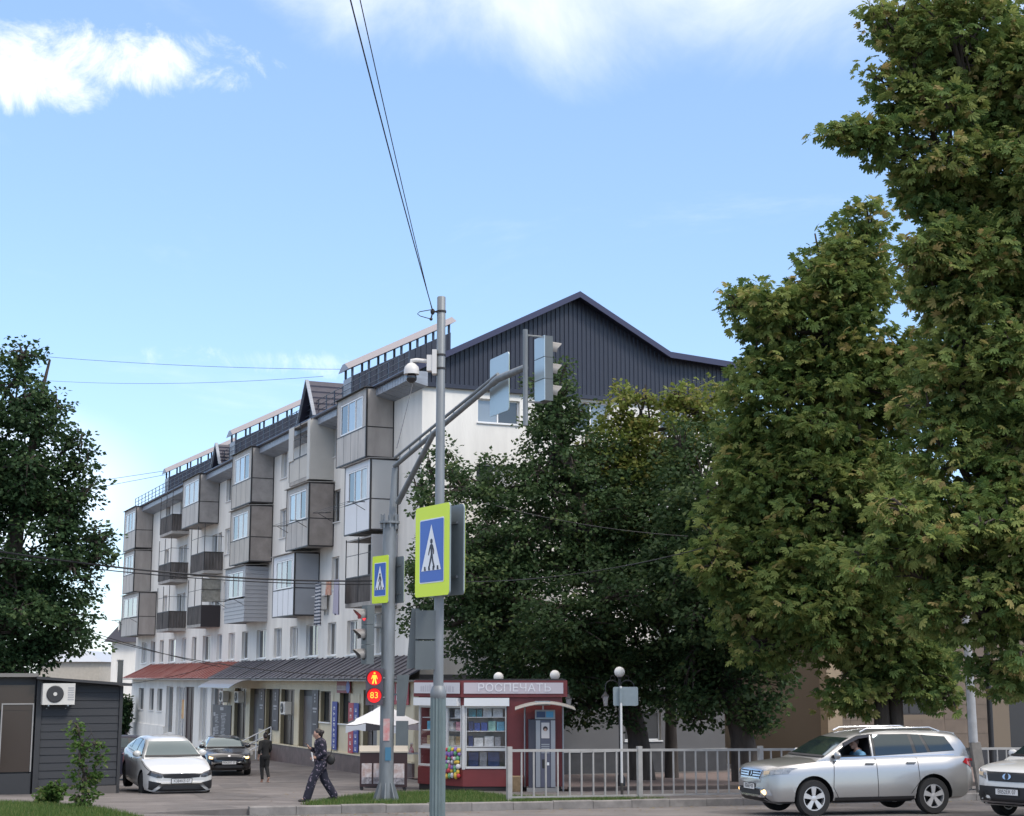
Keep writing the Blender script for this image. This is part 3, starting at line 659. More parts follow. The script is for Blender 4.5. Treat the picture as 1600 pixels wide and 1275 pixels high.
for (xa, za), (xb, zb2) in zip(q, q[1:]): cp_.hexa([(xa, 18.6, za), (xb, 18.6, zb2), (xb, 25.2, zb2), (xa, 25.2, za), (xa, 18.6, za + .03), (xb, 18.6, zb2 + .03), (xb, 25.2, zb2 + .03), (xa, 25.2, za + .03)])
cp_.build('entrance_canopy', M('grey_polycarbonate', (.25, .245, .25), .35), B, 60)
# signs
def board(t0, t1, z0, z1, mat, d=-.05, name='signboard'): return pbox(MB(), SPL, t0, t1, z0, z1, d - .03, d).build(name, mat, B)
sg = board(24.7, 28.7, .75, 2.55, banner_d, -.03)
def marks(rows, mat, parent, d, name='print'):               # lettering too blurred to read: strokes of print
    mb = MB()
    for u0, u1, z0, z1 in rows: pbox(mb, SPL, u0, u1, z0, z1, d - .004, d)
    return mb.build(name, mat, parent)
rows = [(26.3, 27.0, 2.28, 2.44)]
for c_, w_ in ((27.6, 1.1), (26.1, 1.2)):
    z = 2.08
    while z > .85:
        if random.random() > .12: rows.append((c_ - w_ / 2 + random.uniform(.15, .55), c_ + w_ / 2 - random.uniform(0, .12), z, z + .035))
        z -= .075
for z in (1.95, 1.15, .92): rows.append((28.05, 28.45, z, z + .2)); rows.append((26.62, 26.74, z - .1, z + .06))
marks(rows, grey_t, sg, -.064)
for a_, b_ in ((18.25, 19.25), (15.75, 16.8), (9.5, 10.4)):
    s_ = board(a_, b_, 1.55, 3.45, banner_d, -.03); m_ = (a_ + b_) / 2
    marks([(m_ - .08, m_ + .08, z, z + .09) for z in (3.2, 3.06, 2.92)] + [(m_ - .3, m_ + .3, 2.62, 2.7), (m_ - .22, m_ + .22, 2.5, 2.56), (m_ - .25, m_ + .25, 1.98, 2.02)], grey_t, s_, -.064)
for a_, b_, m_, z0, z1, nn in ((6.75, 7.4, blue_m, 1.05, 3.0, 8), (4.58, 5.22, red_m, 1.0, 2.98, 7), (3.95, 4.55, blue_m, 1.05, 2.98, 7)):
    s_ = board(a_, b_, z0, z1, m_, -.06, 'banner'); rows = []; c_ = (a_ + b_) / 2
    for i in range(nn):
        z = z1 - .28 - i * (z1 - z0 - .42) / (nn - 1); k = random.randrange(3)
        rows += [(c_ + .05, c_ + .09, z - .07, z + .07), (c_ - .09, c_ + .045, z + (.03, -.02, -.07)[k], z + (.07, .02, -.03)[k])] + ([(c_ - .09, c_ - .05, z - .07, z + (.025, -.025, .07)[k])] if k != 1 else [])
    marks(rows, wht_p, s_, -.094)
s_ = board(-1.75, 1.8, 3.0, 3.80, red_m, -.06, 'shop_sign'); text('ЕЛЬ', .84, wht_p, (XS - .097, .05, 3.40), s_, FACEX, squash=1.5)
s_ = board(5.0, 6.75, 3.36, 3.84, M('dark_red_sign', (.26, .035, .05), .5), -.08, 'shop_sign')
rows = []; u = 5.55
while u < 6.65: w_ = random.uniform(.04, .09); rows.append((u, u + w_, 3.47, 3.66)); u += w_ + random.uniform(.03, .06)
marks(rows + [(5.55, 6.65, 3.47, 3.50)], M('sign_cream', (.55, .5, .48), .5), s_, -.114)
MB().lathe([(.24, 0), (.24, .01)], (XS - .12, 5.25, 3.6), 20, axis='x').build('roundel', M('roundel_blue', (.15, .2, .5), .5), s_)
def ac_unit(pos, rzv, label, w=.8, hood=False):
    r = thing('air_conditioner', label, 'air conditioner', pos, rzv, 'air conditioner units on walls')
    MB().box(-w / 2, w / 2, -.15, .15, 0, .55).build('casing', ac_m, r)
    MB().lathe([(.22, -.004), (.22, -.02), (.20, -.03)], (-w * .12, -.15, .275), 24, axis='y').build('fan_grille', acd_m, r)
    MB().lathe([(.05, -.03), (.05, -.045)], (-w * .12, -.15, .275), 12, axis='y').build('hub', ac_m, r)
    for k in range(6): MB().box(w * .28, w * .47, -.158, -.151, .12 + k * .06, .15 + k * .06).build('louvre', grey_t, r)
    for s_ in (-1, 1): MB().bar((s_ * w * .3, -.13, -.02), (s_ * w * .3, .27, -.02), .035).bar((s_ * w * .3, .25, -.02), (s_ * w * .3, .25, -.25), .035).build('bracket', metal_l, r)
    if hood: MB().hexa([(-w / 2 - .1, -.3, .57), (w / 2 + .1, -.3, .57), (w / 2 + .1, .25, .62), (-w / 2 - .1, .25, .62), (-w / 2 - .1, -.3, .59), (w / 2 + .1, -.3, .59), (w / 2 + .1, .25, .72), (-w / 2 - .1, .25, .72)]).build('rain_hood', frame_m, r)
    return r
def fpos(s, t, z): x, y = wld(s, t); return (x, y, z)
FA = AN - math.pi / 2                                      # unit facing -x of the building frame
ac_unit(fpos(XS - .28, 25.4, 2.75), FA, 'air conditioner under the curved canopy above the price board')
ac_unit(fpos(XS - .28, 22.2, 2.75), FA, 'air conditioner above the first dark shop door')
ac_unit(fpos(XS - .28, 13.7, 2.35), FA, 'air conditioner over the shop door left of the wide roller shutter')
ac_unit(fpos(-.28, 11.9, 7.0), FA, 'hooded air conditioner beside the white and grey balcony', hood=True)
ac_unit(fpos(-.28, 4.2, 6.0), FA, 'air conditioner half hidden behind the traffic light pole')
def cloth(pos, w, h, mat, label, name='laundry'):
    mb = MB(); n = 10
    for j in range(2):
        for i in range(n + 1): mb.v.append((.03 * math.sin(i * 1.9) + .012 * j, w * (i / n - .5), 0)); mb.v.append((.06 * math.sin(i * 1.7) + .012 * j, w * (i / n - .5) * .95, -h * (1 + .04 * math.sin(i))))
    for j in range(2):
        o = j * 2 * (n + 1)
        for i in range(n): mb.f.append((o + 2 * i, o + 2 * i + 2, o + 2 * i + 3, o + 2 * i + 1)); mb.m.append(0)
    o = mb.build(name, mat, None, 60, loc=pos, rz=AN); return tag(o, label, 'laundry', 'washing on the balcony line')
stripe = bpy.data.materials.new('striped_towel'); stripe.use_nodes = True; t_ = stripe.node_tree
tc = N(t_, 'ShaderNodeTexCoord'); wv = N(t_, 'ShaderNodeTexWave', Scale=2.2, Distortion=1.0); wv.bands_direction = 'Z'; t_.links.new(tc.outputs['Object'], wv.inputs['Vector'])
cr = N(t_, 'ShaderNodeValToRGB'); t_.links.new(wv.outputs['Fac'], cr.inputs[0]); cr.color_ramp.interpolation = 'CONSTANT'; cr.color_ramp.elements[0].color = (.05, .06, .09, 1); cr.color_ramp.elements[1].color = (.5, .5, .52, 1); cr.color_ramp.elements[1].position = .5
t_.links.new(cr.outputs[0], t_.nodes['Principled BSDF'].inputs['Base Color'])
cloth(fpos(-1.95, 6.9, 7.9), .75, 1.75, stripe, 'dark and white striped towel hanging from the drying line')
cloth(fpos(-1.75, 6.1, 7.95), .6, .6, M('coral_cloth', (.5, .2, .14), .9, col2=(.6, .45, .35), scale=6), 'small coral patterned cloth on the drying line')
cloth(fpos(-1.6, 5.5, 7.95), .6, 1.4, M('lilac_cloth', (.45, .43, .52), .9), 'pale lilac sheet on the drying line')
# ================================================================== other buildings
def far_house(px0, px1, py_top, Y, depth, wallm, roofm, label, rh=1.6, win=(), over=.35, name='house'):
    a, b = at(px0, py_top, Y), at(px1, py_top, Y); gz = g(Y); w = b.x - a.x; h = a.z - gz
    r = thing(name, label, 'building', (a.x, Y, gz))
    mb = MB(); pl = lambda u, z, d: (u, d, z); wall_holes(mb, 0, w, -.3, h, list(win), pl, .2)
    mb.add([(0, 0, -.3), (0, depth, -.3), (0, depth, h), (0, 0, h)], [(0, 1, 2, 3)]).add([(w, 0, -.3), (w, depth, -.3), (w, depth, h), (w, 0, h)], [(0, 1, 2, 3)]).add([(0, depth, -.3), (w, depth, -.3), (w, depth, h), (0, depth, h)], [(0, 1, 2, 3)])
    mb.build('wall', wallm, r, recalc=False)
    for q in win: window(pl, *q, r, n=2 if q[1] - q[0] > 1 else 1)
    o = over; rm = MB(); i = min(w, depth) * .35
    rm.add([(-o, -o, h), (w + o, -o, h), (w + o, depth + o, h), (-o, depth + o, h), (i, i, h + rh), (w - i, i, h + rh), (w - i, depth - i, h + rh), (i, depth - i, h + rh)], [(0, 1, 5, 4), (1, 2, 6, 5), (2, 3, 7, 6), (3, 0, 4, 7), (4, 5, 6, 7), (3, 2, 1, 0)])
    rm.build('roof', roofm, r); return r
far_house(60, 156, 1034, 150, 12, M('pale_plaster', (.46, .42, .36), .9, var=.1), M('light_grey_metal_roof', (.36, .39, .44), .5), 'low beige house with pale grey metal roof far behind the pavilion', 1.1)
hh_ = far_house(175, 212, 1003, 140, 9, white_wall, roof_m, 'tall narrow white house with navy roof beyond the apartment block', 1.9, win=((.5, 1.1, 3.2, 5.4), (.5, 1.1, 7.4, 8.8)), over=.6)
# beige stone building to the right, behind the chestnuts
stone_m = M('beige_stone_panel', (.15, .115, .088), .7, var=.18, scale=1.3, bump=.15); stone_g = M('stone_joint', (.17, .135, .10), .9)
RB = thing('stone_building', 'beige stone clad building with dark plinth behind the chestnut trees', 'building', (*wld(16.6, -2.5), g(64)), AN)
wl_ = 34.0; shs = [(3.4, 5.4, 2.2, 5.2), (9.5, 12.2, .3, 4.6), (14.5, 16.5, 2.2, 5.2), (20, 22, 2.2, 5.2)]
mb = MB(); wall_holes(mb, 0, wl_, -.6, 11, shs, lambda u, z, d: (u, d, z), .4)
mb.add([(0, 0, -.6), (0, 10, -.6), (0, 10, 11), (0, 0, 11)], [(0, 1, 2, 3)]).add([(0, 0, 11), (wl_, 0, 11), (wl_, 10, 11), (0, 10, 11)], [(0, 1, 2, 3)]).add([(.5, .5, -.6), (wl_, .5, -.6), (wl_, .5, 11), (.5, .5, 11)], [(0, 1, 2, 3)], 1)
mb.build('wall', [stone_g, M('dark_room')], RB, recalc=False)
pmesh = MB().box(.006, 1.194, -.03, -.003, .006, .594).build('stone_panel', stone_m, RB); first = True
for r_ in range(8):
    for c_ in range(28):
        u, z = c_ * 1.2, .8 + r_ * .6
        if any(h[0] < u + 1.2 and h[1] > u and h[2] < z + .6 and h[3] > z for h in shs): continue
        if first: o = pmesh; first = False
        else: o = pmesh.copy(); COL.objects.link(o)
        o.parent = RB; o.location = (u, random.uniform(-.006, .004), z)
MB().box(-.05, wl_, -.08, -.004, -.6, .78).build('plinth', M('near_black_plinth', (.03, .03, .034), .6), RB)
MB().box(-.25, .45, -.55, -.05, -.6, 9).build('pilaster', M('sand_stone_pilaster', (.30, .23, .155), .7, var=.1), RB)
for h in shs: window(lambda u, z, d: (u, d, z), *h, RB, n=2, d=.2, panes=[pane_d], sill=False, fmat=trim_m)
# ================================================================== dark pavilion on the left
dkp = M('charcoal_siding', (.026, .027, .031), .6, var=.12, scale=2, stretch=(.2, 1, 3)); dkf = M('charcoal_frame', (.03, .03, .032), .5)
pa = G(184, 1239); PY = pa.y; gz = g(PY)
def pvu(px):                                              # pixel column -> position along the front
    a = (px - 800) / F / (CP - SP * (637.5 - 1150) / F); return (a * pa.y - pa.x) / (CA - a * SA)
px0 = pvu(57)
PV = thing('pavilion', 'charcoal grey clad pavilion with glass door and lean-to roof at the left edge', 'pavilion', (pa.x, PY, gz), AN)
zr_ = at(186, 1066, PY).z - gz; zl_ = at(57, 1055, PY + px0 * SA).z - gz
MB().hexa([(px0, .05, -.6), (-.0, .05, -.6), (-.0, 5, -.6), (px0, 5, -.6), (px0, .05, zl_ - .1), (0, .05, zr_ - .1), (0, 5, zr_ - .1), (px0, 5, zl_ - .1)]).build('wall', dkf, PV)
z = .22
while z < zl_ - .12:
    zz = min(z + .2, zl_ - .1); f = lambda u: zl_ + (zr_ - zl_) * (u - px0) / -px0 - .1
    MB().hexa([(px0 + .1, .0, z), (-.06, .0, min(z, f(0))), (-.06, .045, min(z, f(0))), (px0 + .1, .045, z), (px0 + .1, .02, zz - .012), (-.06, .02, min(zz - .012, f(0))), (-.06, .045, min(zz - .012, f(0))), (px0 + .1, .045, zz - .012)]).build('siding_board', dkp, PV); z += .2
MB().box(px0, .0, -.03, .046, -.2, .2).build('plinth', M('dusty_plinth', (.11, .10, .095), .9), PV)
MB().box(-.055, .03, -.03, .046, .0, zr_ - .1).build('corner_strip', dkf, PV)
MB().box(px0 - .05, px0 + .09, -.04, .046, -.1, zl_ - .1).build('corner_strip', dkf, PV)
MB().hexa([(px0 - .1, -.35, zl_ - .1), (.2, -.35, zr_ - .1), (.2, 5.2, zr_ - .1), (px0 - .1, 5.2, zl_ - .1), (px0 - .1, -.35, zl_ - .03), (.2, -.35, zr_ - .03), (.2, 5.2, zr_ - .03), (px0 - .1, 5.2, zl_ - .03)]).build('roof', M('dark_roof_sheet', (.035, .035, .038), .6), PV)
lx = pvu(-120)
MB().box(lx, px0 - .06, .1, 5, -.3, zl_ - .05).build('wall', dkf, PV)
MB().box(lx, px0 - .05, -.2, 5.1, zl_ - .045, zl_ + .05).build('eave', M('pale_eave', (.18, .17, .16), .7), PV)
dx0, dx1 = pvu(2), pvu(49); YD = PY + dx0 * SA; dz0 = at(20, 1207, YD).z - gz; dz1 = at(20, 1101, YD).z - gz
dr = MB().box(dx0, dx1, .03, .09, dz0, dz1).build('door', M('brown_glass', (.045, .035, .03), .15, spec=.6), PV)
fr_ = MB().box(dx0 - .03, dx0, .0, .095, dz0, dz1 + .03).box(dx1, dx1 + .03, .0, .095, dz0, dz1 + .03).box(dx0, dx1, .0, .095, dz1, dz1 + .03).build('door_frame', M('pale_door_frame', (.3, .29, .28), .5), dr)
MB().box(lx, px0 - .1, .0, .095, -.0, dz0 - .04).build('kick_panel', dkf, PV); MB().box(lx, px0 - .1, .02, .095, zl_ - .9, zl_ - .25).build('transom_window', M('brown_glass'), PV)
ua = pvu(86); aw = at(86, 1101, PY + ua * SA - .2); ac_unit((pa.x + CA * ua + SA * .19, PY + SA * ua - CA * .19, aw.z), AN, 'air conditioner with round dark fan on the charcoal pavilion', .82)
# ================================================================== poles, signs and signals
E1 = Vector((CA, SA, 0)); E2 = Vector((-SA, CA, 0)); UP = Vector((0, 0, 1))
tealg = M('grey_green_painted_steel', (.16, .20, .20), .42, metal=.3, var=.12, scale=5); galv = M('galvanised_pole', (.20, .215, .225), .5, metal=.3, var=.22, scale=6, stretch=(1, 1, .2))
YP = 20.0; mp_ = at(685, 1058, YP); gp = H(mp_.x, YP)
def zat(py, Y): return at(685, py, Y).z
SPo = thing('street_pole', 'tall grey steel street pole with fluted base sleeve in the foreground', 'pole', (mp_.x, YP, gp))
ztop = zat(465, YP) - gp; zc_ = zat(1075, YP) - gp
MB().lathe([(.066, 0), (.064, zc_), (.062, 3.5), (.056, ztop), (.05, ztop + .01)], n=20).build('shaft', galv, SPo, 40)
nf = 14; pf = MB(); v0 = []
for z in (0, zc_ - .12):
    for k in range(nf * 2):
        a = 2 * math.pi * k / (nf * 2); r_ = .098 if k % 2 == 0 else .083; v0.append((r_ * math.cos(a), r_ * math.sin(a), z))
pf.add(v0, [(k, (k + 1) % 28, 28 + (k + 1) % 28, 28 + k) for k in range(28)]).build('fluted_sleeve', tealg, SPo)
MB().lathe([(.09, zc_ - .13), (.102, zc_ - .10), (.102, zc_ - .05), (.085, zc_ + .0), (.066, zc_ + .03)], n=20).build('collar', galv, SPo, 40)
for py in (487, 555, 576): z = zat(py, YP) - gp; MB().lathe([(.066, z - .012), (.066, z + .012)], n=16).build('clamp', trim_m, SPo)
MB().lathe([(.3, 0), (.3, .03)], n=16).build('base_plate', galv, SPo)
yel = M('fluorescent_yellow_green', (.62, .78, .005), .4, emit=None); sblue = M('sign_blue', (.012, .085, .42), .35); swhite = M('sign_white', (.72, .74, .78), .4); sblk = M('sign_black', (.015, .015, .03), .5); sback = M('sign_back_grey', (.23, .27, .29), .45, metal=.3, var=.1)
def rrect(w, h, r, n=5):
    p = []
    for cx, cy, a0 in ((w / 2 - r, h / 2 - r, 0), (-w / 2 + r, h / 2 - r, 90), (-w / 2 + r, -h / 2 + r, 180), (w / 2 - r, -h / 2 + r, 270)):
        for i in range(n + 1): a = R(a0 + 90 * i / n); p.append((cx + r * math.cos(a), cy + r * math.sin(a)))
    return p
def flat(poly, y0, y1, mat, parent, name):               # a thin plate facing -y
    return MB().prism([(x, y0, z) for x, z in poly], (0, y1 - y0, 0)).build(name, mat, parent)
def crossing_sign(pos, rzv, w, h, label):
    """pedestrian crossing sign facing local -y with yellow surround"""
    r = thing('pedestrian_crossing_sign', label, 'sign', pos, rzv)
    flat(rrect(w, h, .05), 0, .02, sback, r, 'back_plate'); pl_ = flat(rrect(w - .004, h - .004, .05), -.004, -.001, yel, r, 'yellow_surround')
    bw, bh = w * .68, h * .68; flat(rrect(bw + .03, bh + .03, .03), -.008, -.005, swhite, r, 'white_border'); flat(rrect(bw, bh, .02), -.012, -.009, sblue, r, 'blue_field')
    z0, z1 = -bh * .32, bh * .42; flat([(-bw * .42, z0), (bw * .42, z0), (0, z1)], -.016, -.013, swhite, r, 'white_triangle')
    k = bh / .8; fg = MB()
    def pl(poly): fg.prism([(x * k, -.02, z * k) for x, z in poly], (0, .003, 0))
    pl([(.033 * math.cos(R(a)) + .01, .12 + .033 * math.sin(R(a))) for a in range(0, 360, 30)])
    pl([(-.02, .08), (.03, .085), (.05, .06), (.04, -.05), (.0, -.05), (-.01, .02)])             # torso
    pl([(-.02, .08), (-.0, .06), (-.04, -.01), (-.065, -.06), (-.08, -.05), (-.05, .02)])           # arm forward
    pl([(.03, .08), (.05, .07), (.085, .0), (.08, -.05), (.062, -.05), (.062, .0)])                 # arm back
    pl([(0, -.04), (.035, -.045), (-.0, -.14), (-.045, -.23), (-.075, -.23), (-.035, -.13)])          # leg forward
    pl([(.01, -.04), (.042, -.04), (.065, -.13), (.11, -.22), (.08, -.23), (.035, -.14)])            # leg back
    fg.build('walking_figure', sblk, r)
    for x in (-.17, -.05, .07, .19): MB().prism([(x * k - .022 * k, -.02, -.252 * k), (x * k + .025 * k, -.02, -.252 * k), (x * k + .012 * k, -.02, -.20 * k), (x * k - .02 * k, -.02, -.20 * k)], (0, .003, 0)).build('stripe', sblk, r)
    for z in (-h * .3, h * .3): MB().bar((-w * .35, .035, z), (w * .35, .035, z), .03).build('rail', galv, r)
    return r
RZS = AN - math.pi / 2                                     # faces -E1 (towards traffic from the left)
pc = Vector((mp_.x, YP, zat(861, YP)))
crossing_sign(pc - E1 * .11 - E2 * .03, RZS + R(6), .95, 1.16, 'large crossing sign with yellow-green surround on the foreground pole')
crossing_sign(pc + E1 * .11 + E2 * .0, RZS + math.pi + R(6), .95, 1.14, 'grey back of the sign plate behind the large crossing sign')
tpx = G(603, 1252); TY = tpx.y
TP = thing('traffic_light_pole', 'thick grey traffic light pole with diagonal mast arm on the grass', 'pole', tuple(tpx))
tz = lambda py: at(605, py, TY).z - tpx.z
MB().lathe([(.17, 0), (.165, 1.0), (.155, tz(820)), (.15, tz(817))], n=24).build('shaft', galv, TP, 40)
bl = MB().lathe([(.33, 0), (.33, .04)], n=20).build('base_flange', galv, TP)
for k in range(8):
    a = R(45 * k); ra, ta = Vector((math.cos(a), math.sin(a), 0)), Vector((-math.sin(a), math.cos(a), 0))
    MB().hexa([ra * rr + ta * ss * .012 + UP * zz for zz, r1 in ((.04, .31), (.42, .18)) for rr, ss in ((.15, -1), (r1, -1), (r1, 1), (.15, 1))]).build('gusset', galv, TP)
MB().lathe([(.24, tz(818)), (.24, tz(818) + .05)], n=20).build('top_flange', galv, TP)
for k in range(8): a = R(45 * k + 10); MB().bar((.2 * math.cos(a), .2 * math.sin(a), tz(818) - .12), (.2 * math.cos(a), .2 * math.sin(a), tz(818) + .22), .035).build('bolt', galv, TP)
A0 = at(617, 728, TY); A1 = at(778, 592, 30.9); A2 = at(821, 574, 29.8); rel = lambda v: Vector(v) - Vector(tpx)
MB().tube([(.06, 0, tz(816)), rel(A0) + Vector((0, 0, -.05))], [.09, .07], 12).build('upright', galv, TP, 40)
MB().tube([rel(A0), rel(A1)], .06, 10).build('mast_arm', galv, TP, 40); MB().tube([rel(A1) - (A1 - A0).normalized() * .3, rel(A1), rel(A2)], [.075, .075, .065], 10).build('arm_end', galv, TP, 40)
off = Vector((0, 0, .2)); MB().tube([rel(A0) + off, rel(A1) + off * .5], .035, 8).build('tie_rod', galv, TP, 40)
for i in range(9): f = (i + .5) / 9; p = rel(A0).lerp(rel(A1), f); MB().bar(p, p + off * (1 - .5 * f), .03).build('spacer', galv, TP)
MB().tube([rel(at(622, 785, TY - .2)), rel(A0).lerp(rel(A1), .42)], [.07, .06], 10).build('brace', galv, TP, 40)
MB().tube([(A2.x - tpx.x, A2.y - tpx.y, at(822, 515, A2.y).z - tpx.z + .0), (A2.x - tpx.x, A2.y - tpx.y, at(822, 665, A2.y).z - tpx.z)], .05, 10).build('signal_bracket', galv, TP, 40)
sgl = M('signal_housing', (.10, .115, .12), .45, var=.1); visor_m = M('signal_visor', (.20, .19, .18), .5); lens_off = M('dark_lens', (.03, .03, .03), .2); lens_red = M('red_lens_lit', (.6, .02, .03), .3, emit=(1, .03, .04), estr=.5)
def traffic_light(pos, rzv, label, n=3, size=.34, lit=None, panel=None, vis=visor_m, panel_m=None):
    """vehicle signal facing local -y, pos = centre"""
    r = thing('traffic_light', label, 'traffic light', pos, rzv); hgt = n * size
    for i in range(n):
        z = hgt / 2 - (i + .5) * size; s_ = MB().box(-size / 2 + .02, size / 2 - .02, -.1, .08, z - size / 2 + .004, z + size / 2 - .004).build('signal_section', sgl, r)
        MB().lathe([(.13, -.112), (.13, -.102)], (0, 0, z), 20, axis='y').build('lens', lens_red if lit == i else lens_off, s_)
        v = MB(); m = 16                                       # cut-away hood
        for k in range(m + 1):
            a = R(-30 + 240 * k / m); L_h = .27 * (.45 + .55 * max(0, math.sin(a))) if True else 0
            for rr in (.145, .135): v.v += [(rr * math.cos(a), -.1, z + rr * math.sin(a)), (rr * math.cos(a), -.1 - L_h, z + rr * math.sin(a) - .02)]
        for k in range(m):
            o = 4 * k; v.f += [(o, o + 4, o + 5, o + 1), (o + 2, o + 3, o + 7, o + 6), (o + 1, o + 5, o + 7, o + 3)]; v.m += [0, 0, 0]
        v.build('visor', vis, s_, 50)
    if panel:
        for i in range(n): z = hgt / 2 - (i + .5) * size; MB().box(-panel / 2, panel / 2, .085, .10, z - size / 2 + .008, z + size / 2 - .008).build('back_panel', panel_m or sback, r)
    return r
skyp = M('pale_back_panel', (.42, .48, .50), .3, metal=.5)
h0 = at(853, 575, A2.y); traffic_light(Vector((A2.x, A2.y, h0.z)) + E1 * .40, AN + math.pi / 2, 'three section traffic light seen from behind at the mast arm end', size=.43, panel=.46, panel_m=skyp)
MB().tube([rel(Vector((A2.x, A2.y, h0.z + .65))), rel(Vector((A2.x, A2.y, h0.z + .65)) + E1 * .35)], .02, 6).build('signal_clamp', galv, TP); MB().tube([rel(Vector((A2.x, A2.y, h0.z - .66))), rel(Vector((A2.x, A2.y, h0.z - .66)) + E1 * .35)], .02, 6).build('signal_clamp', galv, TP)
bs = at(770, 600, 31.2); r = thing('sign_plate', 'pale grey back of a square road sign on the mast arm', 'sign', bs + E1 * .16, AN + math.pi / 2)
flat(rrect(.95, 1.2, .05), 0, .02, skyp, r, 'back_plate'); flat(rrect(.94, 1.19, .05), -.004, -.001, yel, r, 'yellow_surround')
q = at(572, 992, TY) ; traffic_light(Vector((q.x + .06, TY - .12, q.z)), RZS, 'traffic light with red lit facing left on the thick pole', size=.46, lit=0)
for dz in (.5, -.5): MB().tube([rel(Vector((q.x + .1, TY - .1, q.z + dz))), (-.1, 0, q.z + dz - tpx.z)], .02, 6).build('signal_clamp', galv, TP)
q2 = at(603, 906, TY); c_ = Vector((tpx.x - .02, TY, q2.z))
crossing_sign(c_ - E1 * .22 - E2 * .08, RZS + R(10), .78, 1.12, 'small crossing sign with yellow surround on the thick traffic light pole'); crossing_sign(c_ + E1 * .21 + E2 * .02, RZS + math.pi + R(10), .78, 1.1, 'grey back of the sign plate on the thick traffic light pole')
# pedestrian signal with countdown
q = at(585, 1073, TY - .25); PS = thing('pedestrian_signal', 'pedestrian signal showing a red figure and countdown on the thick pole', 'traffic light', (q.x, TY - .25, q.z), R(4))
psm = M('purple_grey_signal', (.075, .06, .075), .5); ledr = M('red_led', (.3, .01, .01), .4, emit=(1, .012, .012), estr=.28); ledy = M('orange_led', (.9, .3, .05), .4, emit=(1, .30, .02), estr=.75)
MB().box(-.2, .2, -.06, .08, -.42, .42).build('housing', psm, PS); MB().tube([(.1, 0, .2), (.42, .2, .2)], .02, 6).tube([(.1, 0, -.25), (.42, .2, -.25)], .02, 6).build('bracket', galv, PS)
for z in (.2, -.2):
    MB().lathe([(.165, -.072), (.165, -.062)], (0, 0, z), 24, axis='y').build('red_disc', ledr, PS)
    v = MB()
    for k in range(13):
        a = R(-10 + 200 * k / 12)
        for rr in (.185, .175): v.v += [(rr * math.cos(a), -.06, z + rr * math.sin(a)), (rr * math.cos(a), -.2 * (.3 + .7 * max(0, math.sin(a))) - .06, z + rr * math.sin(a))]
    for k in range(12): o = 4 * k; v.f += [(o, o + 4, o + 5, o + 1), (o + 2, o + 3, o + 7, o + 6), (o + 1, o + 5, o + 7, o + 3)]; v.m += [0] * 3
    v.build('visor', psm, PS, 50)
fg = MB()
def fp(poly): fg.prism([(x, -.08, z + .2) for x, z in poly], (0, .004, 0))
fp([(.025 * math.cos(R(a)), .11 + .025 * math.sin(R(a))) for a in range(0, 360, 40)]); fp([(-.045, .07), (.045, .07), (.035, -.02), (-.035, -.02)])
fp([(-.045, .07), (-.03, .05), (-.06, -.03), (-.075, -.02)]); fp([(.045, .07), (.03, .05), (.06, -.03), (.075, -.02)]); fp([(-.03, -.02), (0, -.02), (-.02, -.13), (-.055, -.13)]); fp([(.03, -.02), (0, -.02), (.02, -.13), (.055, -.13)])
fg.build('figure', ledy, PS)
text('83', .2, ledy, (0, -.082, -.2), PS, name='countdown_digits')
q = at(628, 1085, TY - .1); r = thing('signal_back_box', 'grey tilted back of a pedestrian signal on the thick pole', 'traffic light', (q.x, TY, q.z), 0)
MB().hexa([(-.12, -.1, -.5), (.06, -.1, -.5), (.06, .1, -.5), (-.12, .1, -.5), (-.12, -.1, .45), (.16, -.1, .45), (.16, .1, .45), (-.12, .1, .45)]).build('housing', sgl, r); MB().bar((-.3, 0, 0), (-.1, 0, 0), .04).build('bracket', galv, r)
q = at(626, 1146, TY - .2); MB().box(-.14, .14, -.08, .1, -.28, .28).build('control_box', sgl, TP, loc=rel(Vector((q.x + .02, TY - .02, q.z))))
q = at(601, 1150, TY); st = MB().box(-.13, .02, -.172, -.168, .0, .5).build('paper_notice', M('faded_paper', (.45, .42, .4), .8, col2=(.5, .15, .15), scale=5), TP, loc=(.06, -.01, q.z - tpx.z - .1)); MB().box(-.06, .08, -.172, -.166, 0, .3).build('paper_notice', M('teal_notice', (.05, .16, .25), .7), TP, loc=(0.04, -.012, q.z - tpx.z - .55))
# signals and camera on the foreground pole
q = at(666, 1000, YP); r = thing('signal_back_box', 'dark grey two section pedestrian signal back beside the foreground pole', 'traffic light', (q.x, YP, q.z), R(6))
for z in (-.19, .19): MB().box(-.14, .14, -.06, .1, z - .18, z + .18).build('signal_section', sgl, r)
MB().tube([(.1, 0, .33), (.2, 0, .33)], .015, 6).tube([(.1, 0, -.35), (.2, 0, -.35)], .015, 6).build('bracket', galv, r)
q = at(644, 998, YP); r = thing('traffic_light', 'narrow grey side of a traffic light left of the foreground pole', 'traffic light', (q.x + .03, YP + .1, q.z), 0)
MB().hexa([(-.10, -.1, -.38), (.05, -.1, -.36), (.05, .1, -.36), (-.10, .1, -.38), (-.04, -.1, .38), (.05, -.1, .38), (.05, .1, .38), (-.04, .1, .38)]).build('housing', sgl, r); MB().bar((.0, 0, 0), (.33, -.1, 0), .03).build('bracket', galv, r)
wcam = M('white_camera_plastic', (.62, .60, .58), .4)
q = at(643, 585, YP); r = thing('dome_camera', 'white dome surveillance camera with black ball on the foreground pole', 'camera', (q.x, YP, q.z), 0)
MB().lathe([(.07, .02), (.10, 0), (.10, .05), (.09, .1), (.05, .14), (.03, .15)], n=18).build('housing', wcam, r, 50)
MB().sphere((0, 0, -.045), .072, n=10).build('dome', M('black_dome', (.012, .012, .016), .08, spec=.8), r, 60)
